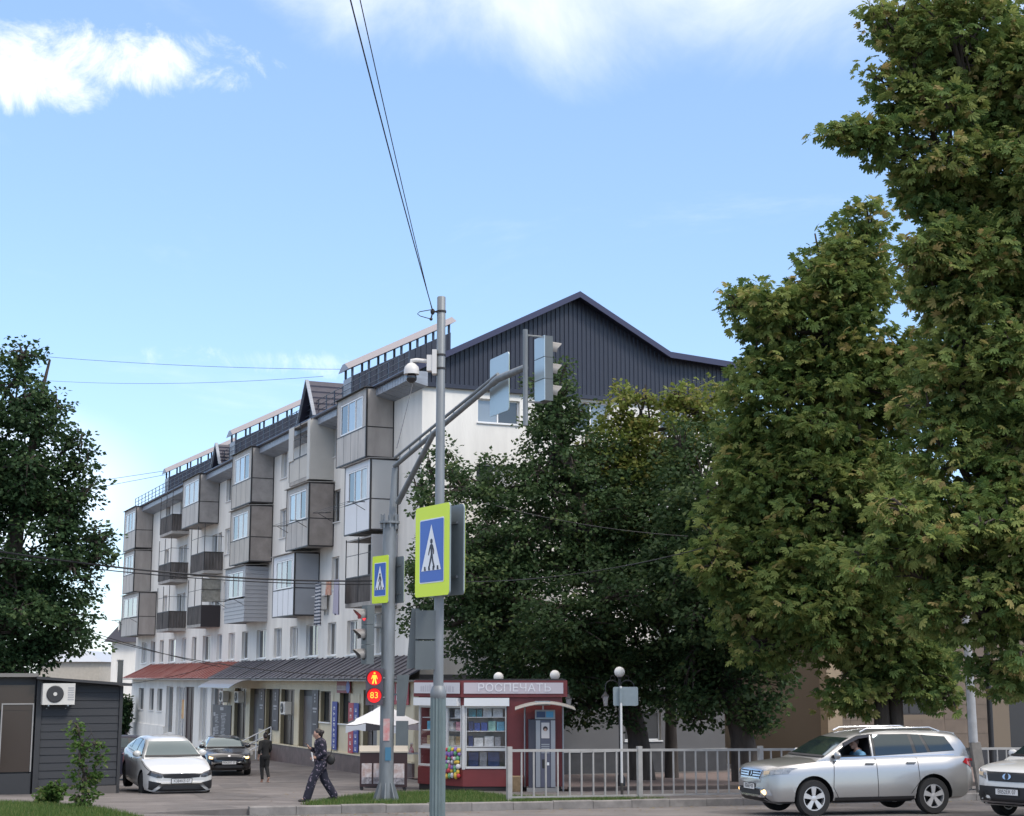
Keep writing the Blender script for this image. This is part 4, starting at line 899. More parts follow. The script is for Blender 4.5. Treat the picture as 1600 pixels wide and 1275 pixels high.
MB().tube([(0, 0, .14), (.0, 0, .18), (.06, 0, .19), (.24, 0, .17)], .028, 10).build('arm', wcam, r, 50); MB().box(.2, .27, -.06, .06, .04, .25).build('wall_plate', wcam, r); MB().box(.27, .33, -.07, .07, 0, .32).build('junction_box', wcam, r)
q = at(676, 487, YP); r = thing('cable_clamp', 'dark cable anchor and insulator at the top of the foreground pole', 'insulator', (q.x, YP, q.z), 0)
MB().sphere((0, 0, 0), .03, n=6, sc=(1, 1, 1.4)).sphere((-.02, 0, -.1), .022, n=6).tube([(0, 0, 0), (-.02, 0, -.1)], .01, 6).tube([(0, 0, .0), (.06, 0, 0)], .012, 6).build('insulator', black_m, r)
MB().tube([(0, 0, .03), (-.17, 0, .0), (-.2, 0, -.03), (-.16, 0, -.06), (-.02, 0, -.1)], .006, 5).build('wire_loop', black_m, r)
def cable(pts, r, label, sag=0.0, mat=black_m):
    P = [at(*p) for p in pts]; out = []
    for a, b in zip(P, P[1:]):
        for i in range(12): f = i / 12; v = a.lerp(b, f); v.z -= sag * 4 * f * (1 - f); out.append(v)
    out.append(P[-1]); return tag(MB().tube(out, r, 6).build('overhead_cable', mat, None, 60), label, 'cable', 'overhead cables')
cable([(676, 485, YP), (540, -30, 11)], .007, 'left of the two dark cables rising from the foreground pole', .05); cable([(675, 484, YP), (556, -30, 11.3)], .005, 'right of the two dark cables rising from the foreground pole', .05)
cable([(-20, 859, 46), (640, 906, 62)], .03, 'thick dark cable crossing the left tree and balconies', .35); cable([(-20, 868, 47), (640, 912, 62)], .018, 'thinner cable just beneath the thick one', .3)
cable([(55, 556, 95), (545, 577, 95)], .012, 'upper faint wire in the sky left of the dormer', .2); cable([(60, 594, 100), (505, 588, 80)], .010, 'lower faint wire in the sky left of the dormer', .3)
cable([(130, 755, 108), (262, 735, 104)], .014, 'upper short wire reaching the far end of the roof', .0); cable([(130, 766, 108), (262, 741, 104)], .014, 'lower short wire reaching the far end of the roof', .0)
cable([(-20, 930, 50), (345, 1042, 72)], .016, 'wire slanting down to the red awning', .2); cable([(120, 986, 60), (640, 1056, 55)], .014, 'wire running low above the grey awning', .5); cable([(90, 1072, 80), (345, 1036, 84), (620, 1050, 58)], .014, 'drooping wire in front of the awning roofs', .4)
cable([(720, 909, 52), (1100, 856, 44)], .014, 'wire crossing the dark lindens rising to the right', .25); cable([(775, 790, 50), (1075, 838, 46)], .012, 'wire crossing the dark lindens falling to the right', .15)
cable([(645, 600, 58.6), (620, 700, 37)], .01, 'thin guy wire from the building corner to the mast', .0)
# ================================================================== guard railing along the kerb
def railing(s0, n, span):
    r = thing('guard_railing', 'grey steel pedestrian guard railing along the kerb behind the silver car', 'railing', (P0[0], P0[1], 0), AN); t = -22.6
    rm_ = M('painted_rail_steel', (.36, .345, .33), .5, metal=.2, var=.15, scale=4)
    gz = lambda s: g(wld(s, t)[1])
    bm_ = MB().box(-.017, .017, -.017, .017, .12, 1.12).build('baluster', rm_, r); first = True
    pm_ = MB().box(-.055, .055, -.055, .055, -.15, 1.24).build('post', rm_, r); fp_ = True
    for i in range(n + 1):
        s = s0 + i * span; o = pm_ if fp_ else pm_.copy()
        if not fp_: COL.objects.link(o)
        fp_ = False; o.parent = r; o.location = (s, t, gz(s))
        if i < n:
            MB().bar((s + .05, t, gz(s) + 1.15), (s + span - .05, t, gz(s + span) + 1.15), .045, .06).build('top_rail', rm_, r); MB().bar((s + .05, t, gz(s) + .1), (s + span - .05, t, gz(s + span) + .1), .035, .04).build('bottom_rail', rm_, r)
            for k in range(1, 11):
                q = s + span * k / 11; o = bm_ if first else bm_.copy()
                if not first: COL.objects.link(o)
                first = False; o.parent = r; o.location = (q, t, gz(q))
railing(-6.3, 7, 3.4)
# ================================================================== kiosk
kred = M('kiosk_red', (.185, .034, .035), .45, var=.15, scale=1.5); kwin = M('kiosk_white_frame', (.62, .61, .60), .4); ksign = M('kiosk_sign_face', (.56, .50, .53), .4); kletter = M('kiosk_letter', (.78, .76, .78), .5)
gl = bpy.data.materials.new('clear_glass'); gl.use_nodes = True; t_ = gl.node_tree; t_.nodes.remove(t_.nodes['Principled BSDF'])
tr = N(t_, 'ShaderNodeBsdfTransparent'); gs = N(t_, 'ShaderNodeBsdfGlossy', Roughness=.02); mx = N(t_, 'ShaderNodeMixShader'); fr = N(t_, 'ShaderNodeLayerWeight', Blend=.35); pw = mth(t_, 'MULTIPLY_ADD', mth(t_, 'POWER', fr.outputs['Facing'], 4.0), .6, .05)
t_.links.new(pw, mx.inputs[0]); t_.links.new(tr.outputs[0], mx.inputs[1]); t_.links.new(gs.outputs[0], mx.inputs[2]); t_.links.new(mx.outputs[0], t_.nodes['Material Output'].inputs[0])
kc = G(723, 1236); KY = kc.y
K = thing('kiosk', 'red and white newspaper kiosk with lettered sign band behind the grass strip', 'kiosk', tuple(kc))
CH = 1.32; d45 = Vector((-1, 1, 0)).normalized(); n45 = Vector((-1, -1, 0)).normalized(); LC = CH * math.sqrt(2)
KF = lambda u, z, d: (u, d, z)
KC = lambda u, z, d: tuple(d45 * u - n45 * d + UP * z)
foot = [(0, 0), (2.75, 0), (2.75, 2.7), (-CH, 2.7), (-CH, CH)]
def ring(poly, z0, z1, mat, name, grow=0.0):
    c = Vector((.7, 1.4)); return MB().prism([((x - c.x) * (1 + grow) + c.x, (y - c.y) * (1 + grow) + c.y, z0) for x, y in poly], (0, 0, z1 - z0)).build(name, mat, K)
ring(foot, -.3, .12, M('kiosk_skid', (.03, .025, .025), .7), 'skid', -.02); ring(foot, .12, .58, kred, 'base_panel'); ring(foot, 2.32, 2.55, kred, 'upper_wall'); ring(foot, 2.55, 3.0, kred, 'sign_band', .07); ring(foot, 3.0, 3.04, trim_m, 'roof', .05)
MB().prism([(1.22, 0, .58), (2.75, 0, .58), (2.75, 2.7, .58), (-CH, 2.7, .58), (-CH, 2.2, .58), (1.22, 2.2, .58)], (0, 0, 1.74)).build('wall', kred, K)
shelf_w = M('shelf_white', (.6, .6, .6), .6)
MB().prism([(1.2, .45, .6), (.1, .45, .6), (-CH + .35, CH + .45, .6), (-CH + .35, 2.1, .6), (1.2, 2.1, .6)], (0, 0, 1.7)).build('inner_partition', M('kiosk_interior', (.30, .29, .28), .8), K)
def glazing(plane, u0, u1, z0, z1, n, mid=None):
    w = MB(); f = .06; pbox(w, plane, u0, u1, z0, z0 + f, -.02, .05); pbox(w, plane, u0, u1, z1 - f, z1, -.02, .05)
    xs = np.linspace(u0, u1, n + 1)
    for x in xs: pbox(w, plane, max(u0, x - f / 2), min(u1, x + f / 2), z0 + f, z1 - f, -.018, .048)
    if mid: pbox(w, plane, u0 + f / 2, u1 - f / 2, mid - .04, mid + .04, -.016, .046)
    o = w.build('window_frame', kwin, K)
    for a, b in zip(xs, xs[1:]):
        for za, zb in (((z0, mid), (mid, z1)) if mid else ((z0, z1),)): pbox(MB(), plane, a + f / 2 + .002, b - f / 2 - .002, za + .05, zb - .05, .012, .02).build('pane', gl, o)
    return o
glazing(KF, .07, 1.2, .6, 2.3, 1, 1.12); glazing(KC, .06, LC - .04, .62, 2.3, 3, 1.15)
MB().tube([(0.02, .02, .58), (.02, .02, 2.32)], .05, 8).build('corner_post', kwin, K)
for z in (1.2, 1.62, 2.0): MB().box(.1, 1.18, .06, .44, z - .02, z).build('shelf', shelf_w, K)
for z in (1.2, 1.6, 1.95): MB().prism([tuple(d45 * u - n45 * d + UP * z) for u, d in ((.1, .07), (LC - .1, .07), (LC - .1, .32), (.1, .32))], (0, 0, .02)).build('shelf', shelf_w, K)
pbox(MB(), KF, .03, 1.28, 2.3, 2.52, -.16, -.003).build('shutter_box', frame_m, K); pbox(MB(), KC, .1, LC + .04, 2.3, 2.52, -.16, -.003).build('shutter_box', frame_m, K)
sf = pbox(MB(), KF, .02, 2.78, 2.64, 2.94, -.135, -.125).build('sign_face', ksign, K); text('РОСПЕЧАТЬ', .30, kletter, (1.42, -.148, 2.79), K, FACEY, squash=1.12, ext=.004)
pbox(MB(), KC, -.02, LC + .02, 2.64, 2.94, -.158, -.15).build('sign_face', M('kiosk_sign_light', (.62, .60, .62), .4), K)
ks_ = MB(); u = .22
while u < LC - .25: w_ = random.uniform(.03, .06); pbox(ks_, KC, u, u + w_, 2.69, 2.69 + random.uniform(.14, .2), -.165, -.161); u += w_ + random.uniform(.03, .07)
ks_.build('print', M('kiosk_letter_grey', (.50, .48, .51), .5), K)
gcols = [('teal', (.03, .22, .26)), ('deep blue', (.03, .07, .28)), ('white', (.6, .6, .6)), ('sky blue', (.10, .33, .48)), ('navy', (.03, .05, .15)), ('cream', (.5, .46, .36)), ('grey', (.3, .3, .32)), ('mint', (.25, .45, .40)), ('tan', (.35, .25, .13)), ('pink', (.5, .25, .3))]
def goods(pos, w, h, col, label, rzv=0.0): return tag(MB().box(-w / 2, w / 2, -.07, .07, 0, h).build('goods_package', M('package_' + col[0], col[1], .5, var=.35, scale=9), None, loc=Vector(kc) + Vector(pos), rz=rzv), label, 'package', 'goods in the kiosk window')
for z, row, nm in ((2.0, [(0, .2), (0, .14), (2, .24), (2, .28)], 'top'), (1.62, [(4, .13), (1, .16), (1, .17), (7, .2), (3, .22)], 'second'), (1.2, [(4, .12), (2, .26), (2, .26), (6, .16)], 'third'), (.64, [(4, .28), (6, .2), (4, .32)], 'bottom')):
    x = .14; cnt = {}
    for ci, w in row:
        cnt[ci] = cnt.get(ci, 0) + 1; tot = sum(1 for a in row if a[0] == ci); pos_ = '' if tot == 1 else (' left' if cnt[ci] == 1 else ' right')
        goods((x + w / 2 + .01, .25, z + .002), w, random.uniform(.2, .30) if z > 1 else .4, gcols[ci], f'{gcols[ci][0]} package{pos_} on the {nm} shelf of the kiosk front window'.replace('package left', 'left package').replace('package right', 'right package')); x += w + .03
for k, (u, z, ci) in enumerate(((.3, 1.22, 8), (.62, 1.22, 5), (1.05, 1.22, 6), (1.5, 1.22, 8), (.3, 1.62, 9), (.65, 1.62, 2), (1.1, 1.62, 4), (1.5, 1.62, 3), (.35, 1.97, 2), (.8, 1.97, 6), (1.4, 1.97, 5))):
    nm = {1.22: 'lower', 1.62: 'middle', 1.97: 'upper'}[z]; p = d45 * u - n45 * .19; goods((p.x, p.y, z + .001), .24, .24, gcols[ci], f'{gcols[ci][0]} package on the {nm} shelf of the kiosk side window, spot {["by the corner", "second", "third", "far left"][k % 4]}', R(-45))
tb = MB(); tcol = [M('toy_pink', (.55, .18, .28), .6), M('toy_yellow', (.62, .42, .06), .6), M('toy_white', (.6, .58, .6), .6), M('toy_violet', (.25, .15, .42), .6), M('toy_red', (.5, .05, .06), .6), M('toy_green', (.15, .4, .2), .6)]
for i in range(5):
    for j in range(7):
        p = d45 * (.12 + i * .12 + random.uniform(-.03, .03)) + n45 * .06 + UP * (1.12 - j * .12 + random.uniform(-.03, .03)); tb.sphere(p, random.uniform(.045, .07), random.randrange(6), 5, (1, 1, random.uniform(.9, 1.7)))
tag(tb.build('toy_display', tcol, None, 60, loc=tuple(kc)), 'cluster of small colourful toys hanging on the kiosk corner', 'toys', kind='stuff')
# payment / coffee machine beside the kiosk
vm = G(850, 1238); vmY = KY - .62
V = thing('vending_machine', 'tall grey vending machine with a small canopy beside the red kiosk', 'vending machine', (at(849, 1238, vmY).x, vmY, g(vmY) ), 0)
vd = M('machine_dark', (.055, .055, .075), .4); vl = M('machine_silver', (.36, .36, .38), .35, metal=.5)
MB().box(-.45, .42, -.05, .62, -.1, .1).build('base', M('concrete_base', (.26, .25, .24), .9), V); MB().box(-.40, .33, .02, .58, .1, 1.92).build('cabinet', vd, V)
for a, b in ((-.2, -.08), (.21, .33)): MB().box(a, b, -.02, .018, .12, 1.9).build('silver_strip', vl, V)
MB().box(-.07, .2, -.015, .018, .12, 1.9).build('front_panel', M('machine_slate', (.10, .10, .14), .35), V)
po = MB().box(-.05, .17, -.03, -.017, 1.42, 1.84).build('photo_panel', M('photo_white', (.6, .56, .55), .4), V); MB().lathe([(.065, -.036), (.065, -.032)], (.06, 0, 1.68), 16, axis='y').build('portrait', M('portrait_dark', (.03, .02, .02), .6), po)
MB().lathe([(.035, -.041), (.035, -.037)], (.06, 0, 1.65), 14, axis='y').build('portrait_face', M('portrait_skin', (.45, .28, .22), .6), po)
for k in range(5): MB().box(-.05, .17, -.022, -.016, 1.02 + k * .055, 1.05 + k * .055).build('button_row', vl, V)
MB().box(-.03, .08, -.022, -.016, .62, .86).build('cup_bay', trim_m, V); MB().box(.1, .16, -.03, -.016, .7, .78).build('coin_slot', frame_m, V)
MB().box(-.22, .33, -.02, .3, 1.93, 2.18).build('top_box', M('machine_top', (.30, .32, .34), .4), V); MB().box(-.18, .06, -.03, -.021, 1.98, 2.14).build('blue_panel', M('panel_dblue', (.03, .06, .14), .4), V); MB().box(.08, .28, -.03, -.021, 1.98, 2.14).build('blue_panel', M('panel_cyan', (.08, .3, .5), .4), V); MB().box(-.22, .2, -.03, .0, 2.3, 2.42).build('name_plate', M('plate_grey', (.3, .33, .35), .5), V); MB().box(-.02, .02, .0, .03, 2.18, 2.4).build('plate_post', vl, V)
cv = MB()
for i in range(12):
    a, b = -1 + i / 6, -1 + (i + 1) / 6; za, zb = 2.18 + .16 * (1 - a * a), 2.18 + .16 * (1 - b * b); cv.hexa([(a * .82 + .05, -.55, za), (b * .82 + .05, -.55, zb), (b * .82 + .05, .4, zb + .06), (a * .82 + .05, .4, za + .06), (a * .82 + .05, -.55, za + .02), (b * .82 + .05, -.55, zb + .02), (b * .82 + .05, .4, zb + .08), (a * .82 + .05, .4, za + .08)])
cv.build('canopy', M('canopy_grey', (.34, .32, .29), .5), V, 60); MB().tube([(-.5, .3, .1), (-.5, .3, 2.3)], .025, 6).tube([(.55, .3, -.1), (.55, .3, 2.3)], .025, 6).build('canopy_post', vl, V)
bp = at(805, 1238, KY - .5); bk_ = thing('litter_bin', 'woven tan litter bin between the kiosk and the vending machine', 'bin', (bp.x, KY - .45, g(KY - .45)), 0)
bx = M('woven_tan', (.34, .24, .14), .8, var=.25, scale=8); MB().hexa([(-.17, -.17, 0), (.17, -.17, 0), (.17, .17, 0), (-.17, .17, 0), (-.2, -.2, .38), (.2, -.2, .38), (.2, .2, .38), (-.2, .2, .38)]).build('body', bx, bk_)
for k in range(6): f = -.15 + k * .06; MB().bar((f * .95, -.185 - .005, .0), (f * 1.15, -.208, .38), .03, .012).build('slat', bx, bk_)
MB().box(-.21, .21, -.21, .21, .385, .41).build('rim', bx, bk_)
# ice cream carts, umbrella, flower table
wood = M('dark_brown_cart', (.035, .015, .016), .4, coat=.3)
def cart(px, py, w, label):
    c = G(px, py); r = thing('vendor_cart', label, 'cart', tuple(c), R(6))
    MB().box(-w / 2, w / 2, 0, .6, .1, 1.03).build('body', wood, r); MB().hexa([(-w / 2 - .02, -.03, 1.034), (w / 2 + .02, -.03, 1.034), (w / 2 + .02, .62, 1.034), (-w / 2 - .02, .62, 1.034), (-w / 2 - .02, -.03, 1.07), (w / 2 + .02, -.03, 1.07), (w / 2 + .02, .62, 1.2), (-w / 2 - .02, .62, 1.2)]).build('lid', M('cart_lid', (.4, .36, .3), .5), r)
    n = max(1, round(w / .35)); 
    for i in range(n): a = -w / 2 + .05 + i * (w - .06) / n; MB().box(a, a + (w - .1) / n - .03, -.012, -.003, .18, .74).build('poster', M('cart_poster', (.55, .54, .55), .5, col2=(.30, .16, .12), scale=5), r); MB().box(a, a + (w - .1) / n - .03, -.02, -.013, .18, .36).build('price_strip', M('cart_strip', (.06, .05, .055), .5, col2=(.4, .38, .4), scale=9), r)
    for sx in (-w / 2 + .06, w / 2 - .06):
        for sy in (.06, .54): MB().lathe([(.05, -.02), (.05, .02)], (sx, sy, .05), 12, axis='y').build('wheel', trim_m, r)
    return r
cart(582, 1235, .72, 'dark brown ice cream cart with white posters left of the pole'); cart(624, 1236, .42, 'dark brown ice cream cart half hidden behind the traffic pole')
c = G(585, 1232); c.y += .9; c.z = g(c.y); c.x = at(582, 1150, c.y).x; UB = thing('parasol', 'white and black advertising parasol over the ice cream carts', 'umbrella', tuple(c))
MB().lathe([(.22, 0), (.22, .06), (.03, .08)], n=16).build('foot', trim_m, UB); MB().tube([(0, 0, .05), (0, 0, 2.45)], .02, 8).build('pole', trim_m, UB)
ap = at(601, 1098, c.y); ax, az = ap.x - c.x, ap.z - c.z; cz = at(560, 1131, c.y).z - c.z; nseg = 8; um = MB(); rad = 1.2
ringp = [(ax + rad * math.cos(R(22.5 + 45 * k)), rad * .95 * math.sin(R(22.5 + 45 * k)), cz + (.06 if k % 2 else -.02)) for k in range(nseg)]
MB().tube([(0, 0, 2.2), (ax, 0, az)], .02, 6).build('pole_top', trim_m, UB)
for k in range(nseg):
    a, b = Vector(ringp[k]), Vector(ringp[(k + 1) % nseg]); top = Vector((ax, 0, az)); mk = MB(); m = 5
    for j in range(m + 1):
        f = j / m; e0 = top.lerp(a, f); e1 = top.lerp(b, f); md = (e0 + e1) / 2; sagv = -.10 * f * (1 - f) * 2
        mk.v += [tuple(e0 + UP * sagv), tuple(md + UP * (sagv - .03 * f)), tuple(e1 + UP * sagv)]
    for j in range(m): o = 3 * j; mk.f += [(o, o + 1, o + 4, o + 3), (o + 1, o + 2, o + 5, o + 4)]; mk.m += [1 if (j >= m - 1 and k in (3, 0)) else 0] * 2
    o = len(mk.v); mk.v += [(a.x, a.y, a.z - .02), (b.x, b.y, b.z - .02), tuple(a - UP * .24), tuple((a + b) / 2 - UP * .17), tuple(b - UP * .24), tuple((a + b) / 2 - UP * .05)]
    mk.f += [(o, o + 5, o + 3, o + 2), (o + 5, o + 1, o + 4, o + 3)]; mk.m += [1 if k % 2 else 0, 0]
    mk.build('canopy_panel', [M('parasol_white', (.68, .68, .69), .7), M('parasol_black', (.04, .035, .04), .6)], UB, 50, recalc=False)
    MB().tube([(ax * .9, 0, az - .35), tuple(a - UP * .03)], .008, 5).build('rib', trim_m, UB)
c = G(644, 1232); c.y += .5; c.z = g(c.y); TBL = thing('stall_table', 'light metal table with goods between the carts and the kiosk', 'table', tuple(c))
MB().box(-.32, .3, -.25, .25, .98, 1.02).build('table_top', M('table_grey', (.35, .36, .36), .5), TBL)
for sx in (-.28, .26):
    for sy in (-.2, .2): MB().bar((sx, sy, 0), (sx, sy, .98), .025).build('leg', trim_m, TBL)
for k, (dx, colr, nm) in enumerate(((-.06, (.5, .05, .12), 'white and red'), (.2, (.55, .3, .15), 'brown and orange'))):
    d = thing('doll', f'small {nm} doll standing on the stall table', 'doll', (c.x + dx, c.y - .1, c.z + 1.022), 0, 'dolls on the stall table'); MB().lathe([(.07, 0), (.075, .05), (.035, .16), (.02, .18)], n=12).build('dress', M('doll_' + str(k), colr, .7, col2=(.6, .55, .52), scale=14), d, 50); MB().sphere((0, 0, .22), .045, n=7).build('head', M('doll_skin', (.55, .4, .33), .6), d, 60); MB().sphere((0, .012, .245), .048, n=7, sc=(1, 1, .8)).build('hair', M('doll_hair' + str(k), (.6, .58, .55) if k == 0 else (.04, .02, .02), .8), d, 60)
# globe lamps
def lamp(p, hgt, label, lean=0):
    r = thing('globe_lamp', label, 'street lamp', tuple(p)); blk = M('black_iron', (.018, .018, .02), .5)
    MB().lathe([(.13, 0), (.13, .25), (.07, .35), (.055, .9), (.06, .95), (.045, 1.0), (.04, hgt - .2), (.07, hgt - .17), (.07, hgt - .13)], n=14).build('post', blk, r, 40)
    MB().sphere((0, 0, hgt), .155, n=12).build('globe', M('opal_globe', (.72, .70, .66), .35), r, 60)
    for sg in (-1, 1):
        pts = [(0, 0, hgt - .55)] + [(sg * (.22 + .2 * math.cos(R(a))), 0, hgt - .42 + .18 * math.sin(R(a))) for a in range(170, -10, -20)] + [(sg * .42, 0, hgt - .55)]
        MB().tube(pts, .016, 6).build('scroll_arm', blk, r, 60); MB().tube([(sg * (.2 + .07 * math.cos(R(a))), 0, hgt - .2 + .1 * math.sin(R(a))) for a in range(-60, 250, 30)], .01, 5).build('scroll', blk, r, 60)
        ln = MB().lathe([(.05, hgt - .98), (.085, hgt - .74), (.10, hgt - .70)], (sg * .42, 0, 0), 6).build('lantern', M('lantern_glass', (.32, .32, .33), .2), r); MB().lathe([(.115, hgt - .698), (.05, hgt - .62), (.015, hgt - .56)], (sg * .42, 0, 0), 6).build('lantern_cap', blk, ln)
    return r
for px, py, Yd, lab in ((968, 1050, 46.5, 'black iron globe lamp behind the road sign on the promenade'), (867, 1055, 48.5, 'black iron globe lamp rising behind the right end of the kiosk'), (779, 1058, 49.5, 'white globe lamp showing above the middle of the kiosk roof')):
    p = at(px, py, Yd); lamp((p.x, Yd, g(Yd) + .05), p.z - g(Yd) - .05, lab)
sp = G(972, 1246); r = thing('road_sign', 'grey back of a square road sign on a white post by the railing', 'sign', tuple(sp)); zt = at(972, 1088, sp.y).z - sp.z
MB().tube([(0, 0, 0), (0, 0, .35)], .035, 10).build('post_foot', M('dark_foot', (.05, .045, .04), .7), r); MB().tube([(0, 0, .35), (0, 0, zt + .25)], .03, 10).build('post', M('white_post', (.58, .58, .58), .5), r); o_ = flat([(x + .12, z + zt) for x, z in rrect(.62, .46, .04)], .035, .05, sback, r, 'plate'); MB().box(-.035, .035, -.035, .034, zt - .15, zt + .2).build('clamp', sback, r)
rp = G(1537, 1240); r = thing('lamp_post', 'leaning grey steel lamp post on a concrete stub by the railing', 'pole', tuple(rp)); tp_ = at(1508, 940, rp.y); k1 = at(1521, 1160, rp.y); rr = lambda v: (v.x - rp.x, 0, v.z - rp.z)
MB().tube([(0, 0, -.1), (k1.x - rp.x + .03, 0, k1.z - rp.z)], [.19, .17], 4).build('concrete_stub', M('stub_concrete', (.24, .22, .2), .9, var=.25), r); MB().tube([rr(k1), rr(tp_), (rr(tp_)[0] - .15, 0, rr(tp_)[2] + 3)], [.12, .10, .09], 14).build('shaft', M('pale_post', (.38, .38, .39), .5, var=.15), r, 50)
dp = at(1551, 1200, 52); MB().tube([(dp.x, 52, g(52)), (dp.x, 52, at(1551, 1000, 52).z)], .09, 10).build('dark_lamp_post', M('black_iron'), None, 40); tag(bpy.data.objects['dark_lamp_post'], 'black lamp post in front of the stone building at the right', 'street lamp')
# ================================================================== vehicles
def interp(ctrl, x):                                       # smooth monotone-ish interpolation of control points
    ctrl = sorted(ctrl); xs = np.array([c[0] for c in ctrl]); ys = np.array([c[1] for c in ctrl])
    d = np.diff(ys) / np.diff(xs); m = np.zeros(len(xs)); m[1:-1] = np.where(d[:-1] * d[1:] > 0, 2 * d[:-1] * d[1:] / (d[:-1] + d[1:] + 1e-12), 0); m[0] = d[0]; m[-1] = d[-1]
    i = np.clip(np.searchsorted(xs, x) - 1, 0, len(xs) - 2); h = xs[i + 1] - xs[i]; t = (np.clip(x, xs[0], xs[-1]) - xs[i]) / h
    return (2 * t**3 - 3 * t**2 + 1) * ys[i] + (t**3 - 2 * t**2 + t) * h * m[i] + (-2 * t**3 + 3 * t**2) * ys[i + 1] + (t**3 - t**2) * h * m[i + 1]
def loft(rings):
    n = len(rings[0]); mb = MB(); mb.v = [tuple(p) for r in rings for p in r]
    for i in range(len(rings) - 1):
        for k in range(n): mb.f.append((i * n + k, i * n + (k + 1) % n, (i + 1) * n + (k + 1) % n, (i + 1) * n + k)); mb.m.append(0)
    mb.f += [tuple(range(n - 1, -1, -1)), tuple(range((len(rings) - 1) * n, len(rings) * n))]; mb.m += [0, 0]
    return mb
def bake(o):
    dg = bpy.context.evaluated_depsgraph_get(); me = bpy.data.meshes.new_from_object(o.evaluated_get(dg)); o.modifiers.clear(); o.data = me; return o
glass_car = M('tinted_car_glass', (.012, .016, .018), .05, spec=.7, coat=.25); glass_car.node_tree.nodes['Principled BSDF'].inputs['Specular Tint'].default_value = (.7, .9, 1, 1); wind_m = M('windshield_glass', (.02, .027, .03), .07, spec=.9, coat=.5); wind_m.node_tree.nodes['Principled BSDF'].inputs['Specular Tint'].default_value = (.7, .92, 1, 1); wind_m.node_tree.nodes['Principled BSDF'].inputs['Coat Tint'].default_value = (.75, .95, 1, 1); tyre_m = M('tyre_rubber', (.014, .014, .015), .85); rim_m = M('alloy_rim', (.55, .55, .56), .35, metal=.5); blackp = M('black_plastic', (.014, .014, .016), .5)
chrome = M('chrome', (.6, .6, .62), .15, metal=.95); plate_m = M('plate_white', (.62, .62, .62), .5); plate_t = M('plate_black', (.02, .02, .02), .5); lampg = M('headlamp_glass', (.26, .255, .25), .06, spec=1.0, coat=1.0, var=.5, scale=14); lampd = M('headlamp_dark', (.05, .05, .055), .08, coat=.8); lamp_on = M('headlamp_lit', (.8, .6, .3), .3, emit=(1, .62, .25), estr=.9); tail_m = M('tail_lamp_red', (.35, .015, .02), .15, coat=.6)
SEDAN = dict(L=4.8, wr=.33, ax=(1.43, -1.38), tw=.79,
    zh=[(2.42, .60), (2.38, .72), (2.2, .80), (1.7, .90), (1.1, .985), (0, 1.0), (-1.3, 1.03), (-1.9, 1.06), (-2.32, 1.04), (-2.4, .88)], zb=[(2.42, .30), (2.25, .20), (0, .2), (-2.2, .22), (-2.4, .36)],
    w=[(2.42, .50), (2.36, .70), (2.18, .84), (1.6, .91), (0, .93), (-1.6, .92), (-2.2, .83), (-2.4, .66)], zr=[(1.18, .96), (.98, 1.05), (.3, 1.37), (-.1, 1.45), (-.6, 1.465), (-1.2, 1.41), (-1.65, 1.27), (-2.02, 1.08), (-2.12, 1.0)], gw=(.80, .57),
    wind=[[(.62, 1.03), (-.28, 1.06), (-.30, 1.38), (.0, 1.36), (.25, 1.27)], [(-.36, 1.06), (-1.2, 1.09), (-1.15, 1.33), (-.8, 1.38), (-.38, 1.38)], [(-1.27, 1.10), (-1.62, 1.12), (-1.22, 1.31)]], fw=(1.02, 1.37, .74, .54))
SUVP = dict(L=4.86, wr=.375, ax=(1.42, -1.37), tw=.82,
    zh=[(2.43, .74), (2.38, .93), (2.2, 1.03), (1.7, 1.10), (1.2, 1.14), (0, 1.16), (-1.5, 1.19), (-2.28, 1.2), (-2.38, 1.12), (-2.43, .9)], zb=[(2.43, .40), (2.2, .27), (0, .28), (-2.1, .30), (-2.38, .48)],
    w=[(2.4, .56), (2.33, .74), (2.15, .87), (1.6, .94), (0, .955), (-1.7, .95), (-2.2, .88), (-2.38, .76)], zr=[(1.36, 1.10), (1.16, 1.2), (.42, 1.60), (.05, 1.70), (-.6, 1.745), (-1.5, 1.735), (-2.0, 1.69), (-2.2, 1.56), (-2.36, 1.26), (-2.40, 1.14)], gw=(.86, .66),
    wind=[[(.95, 1.20), (.02, 1.22), (.0, 1.62), (.28, 1.575), (.6, 1.43)], [(-.08, 1.22), (-.98, 1.25), (-.92, 1.64), (-.1, 1.64)], [(-1.06, 1.26), (-1.32, 1.27), (-1.18, 1.64), (-1.0, 1.64)], [(-1.40, 1.28), (-1.98, 1.31), (-1.80, 1.58), (-1.25, 1.635)]], fw=(1.2, 1.58, .80, .64))
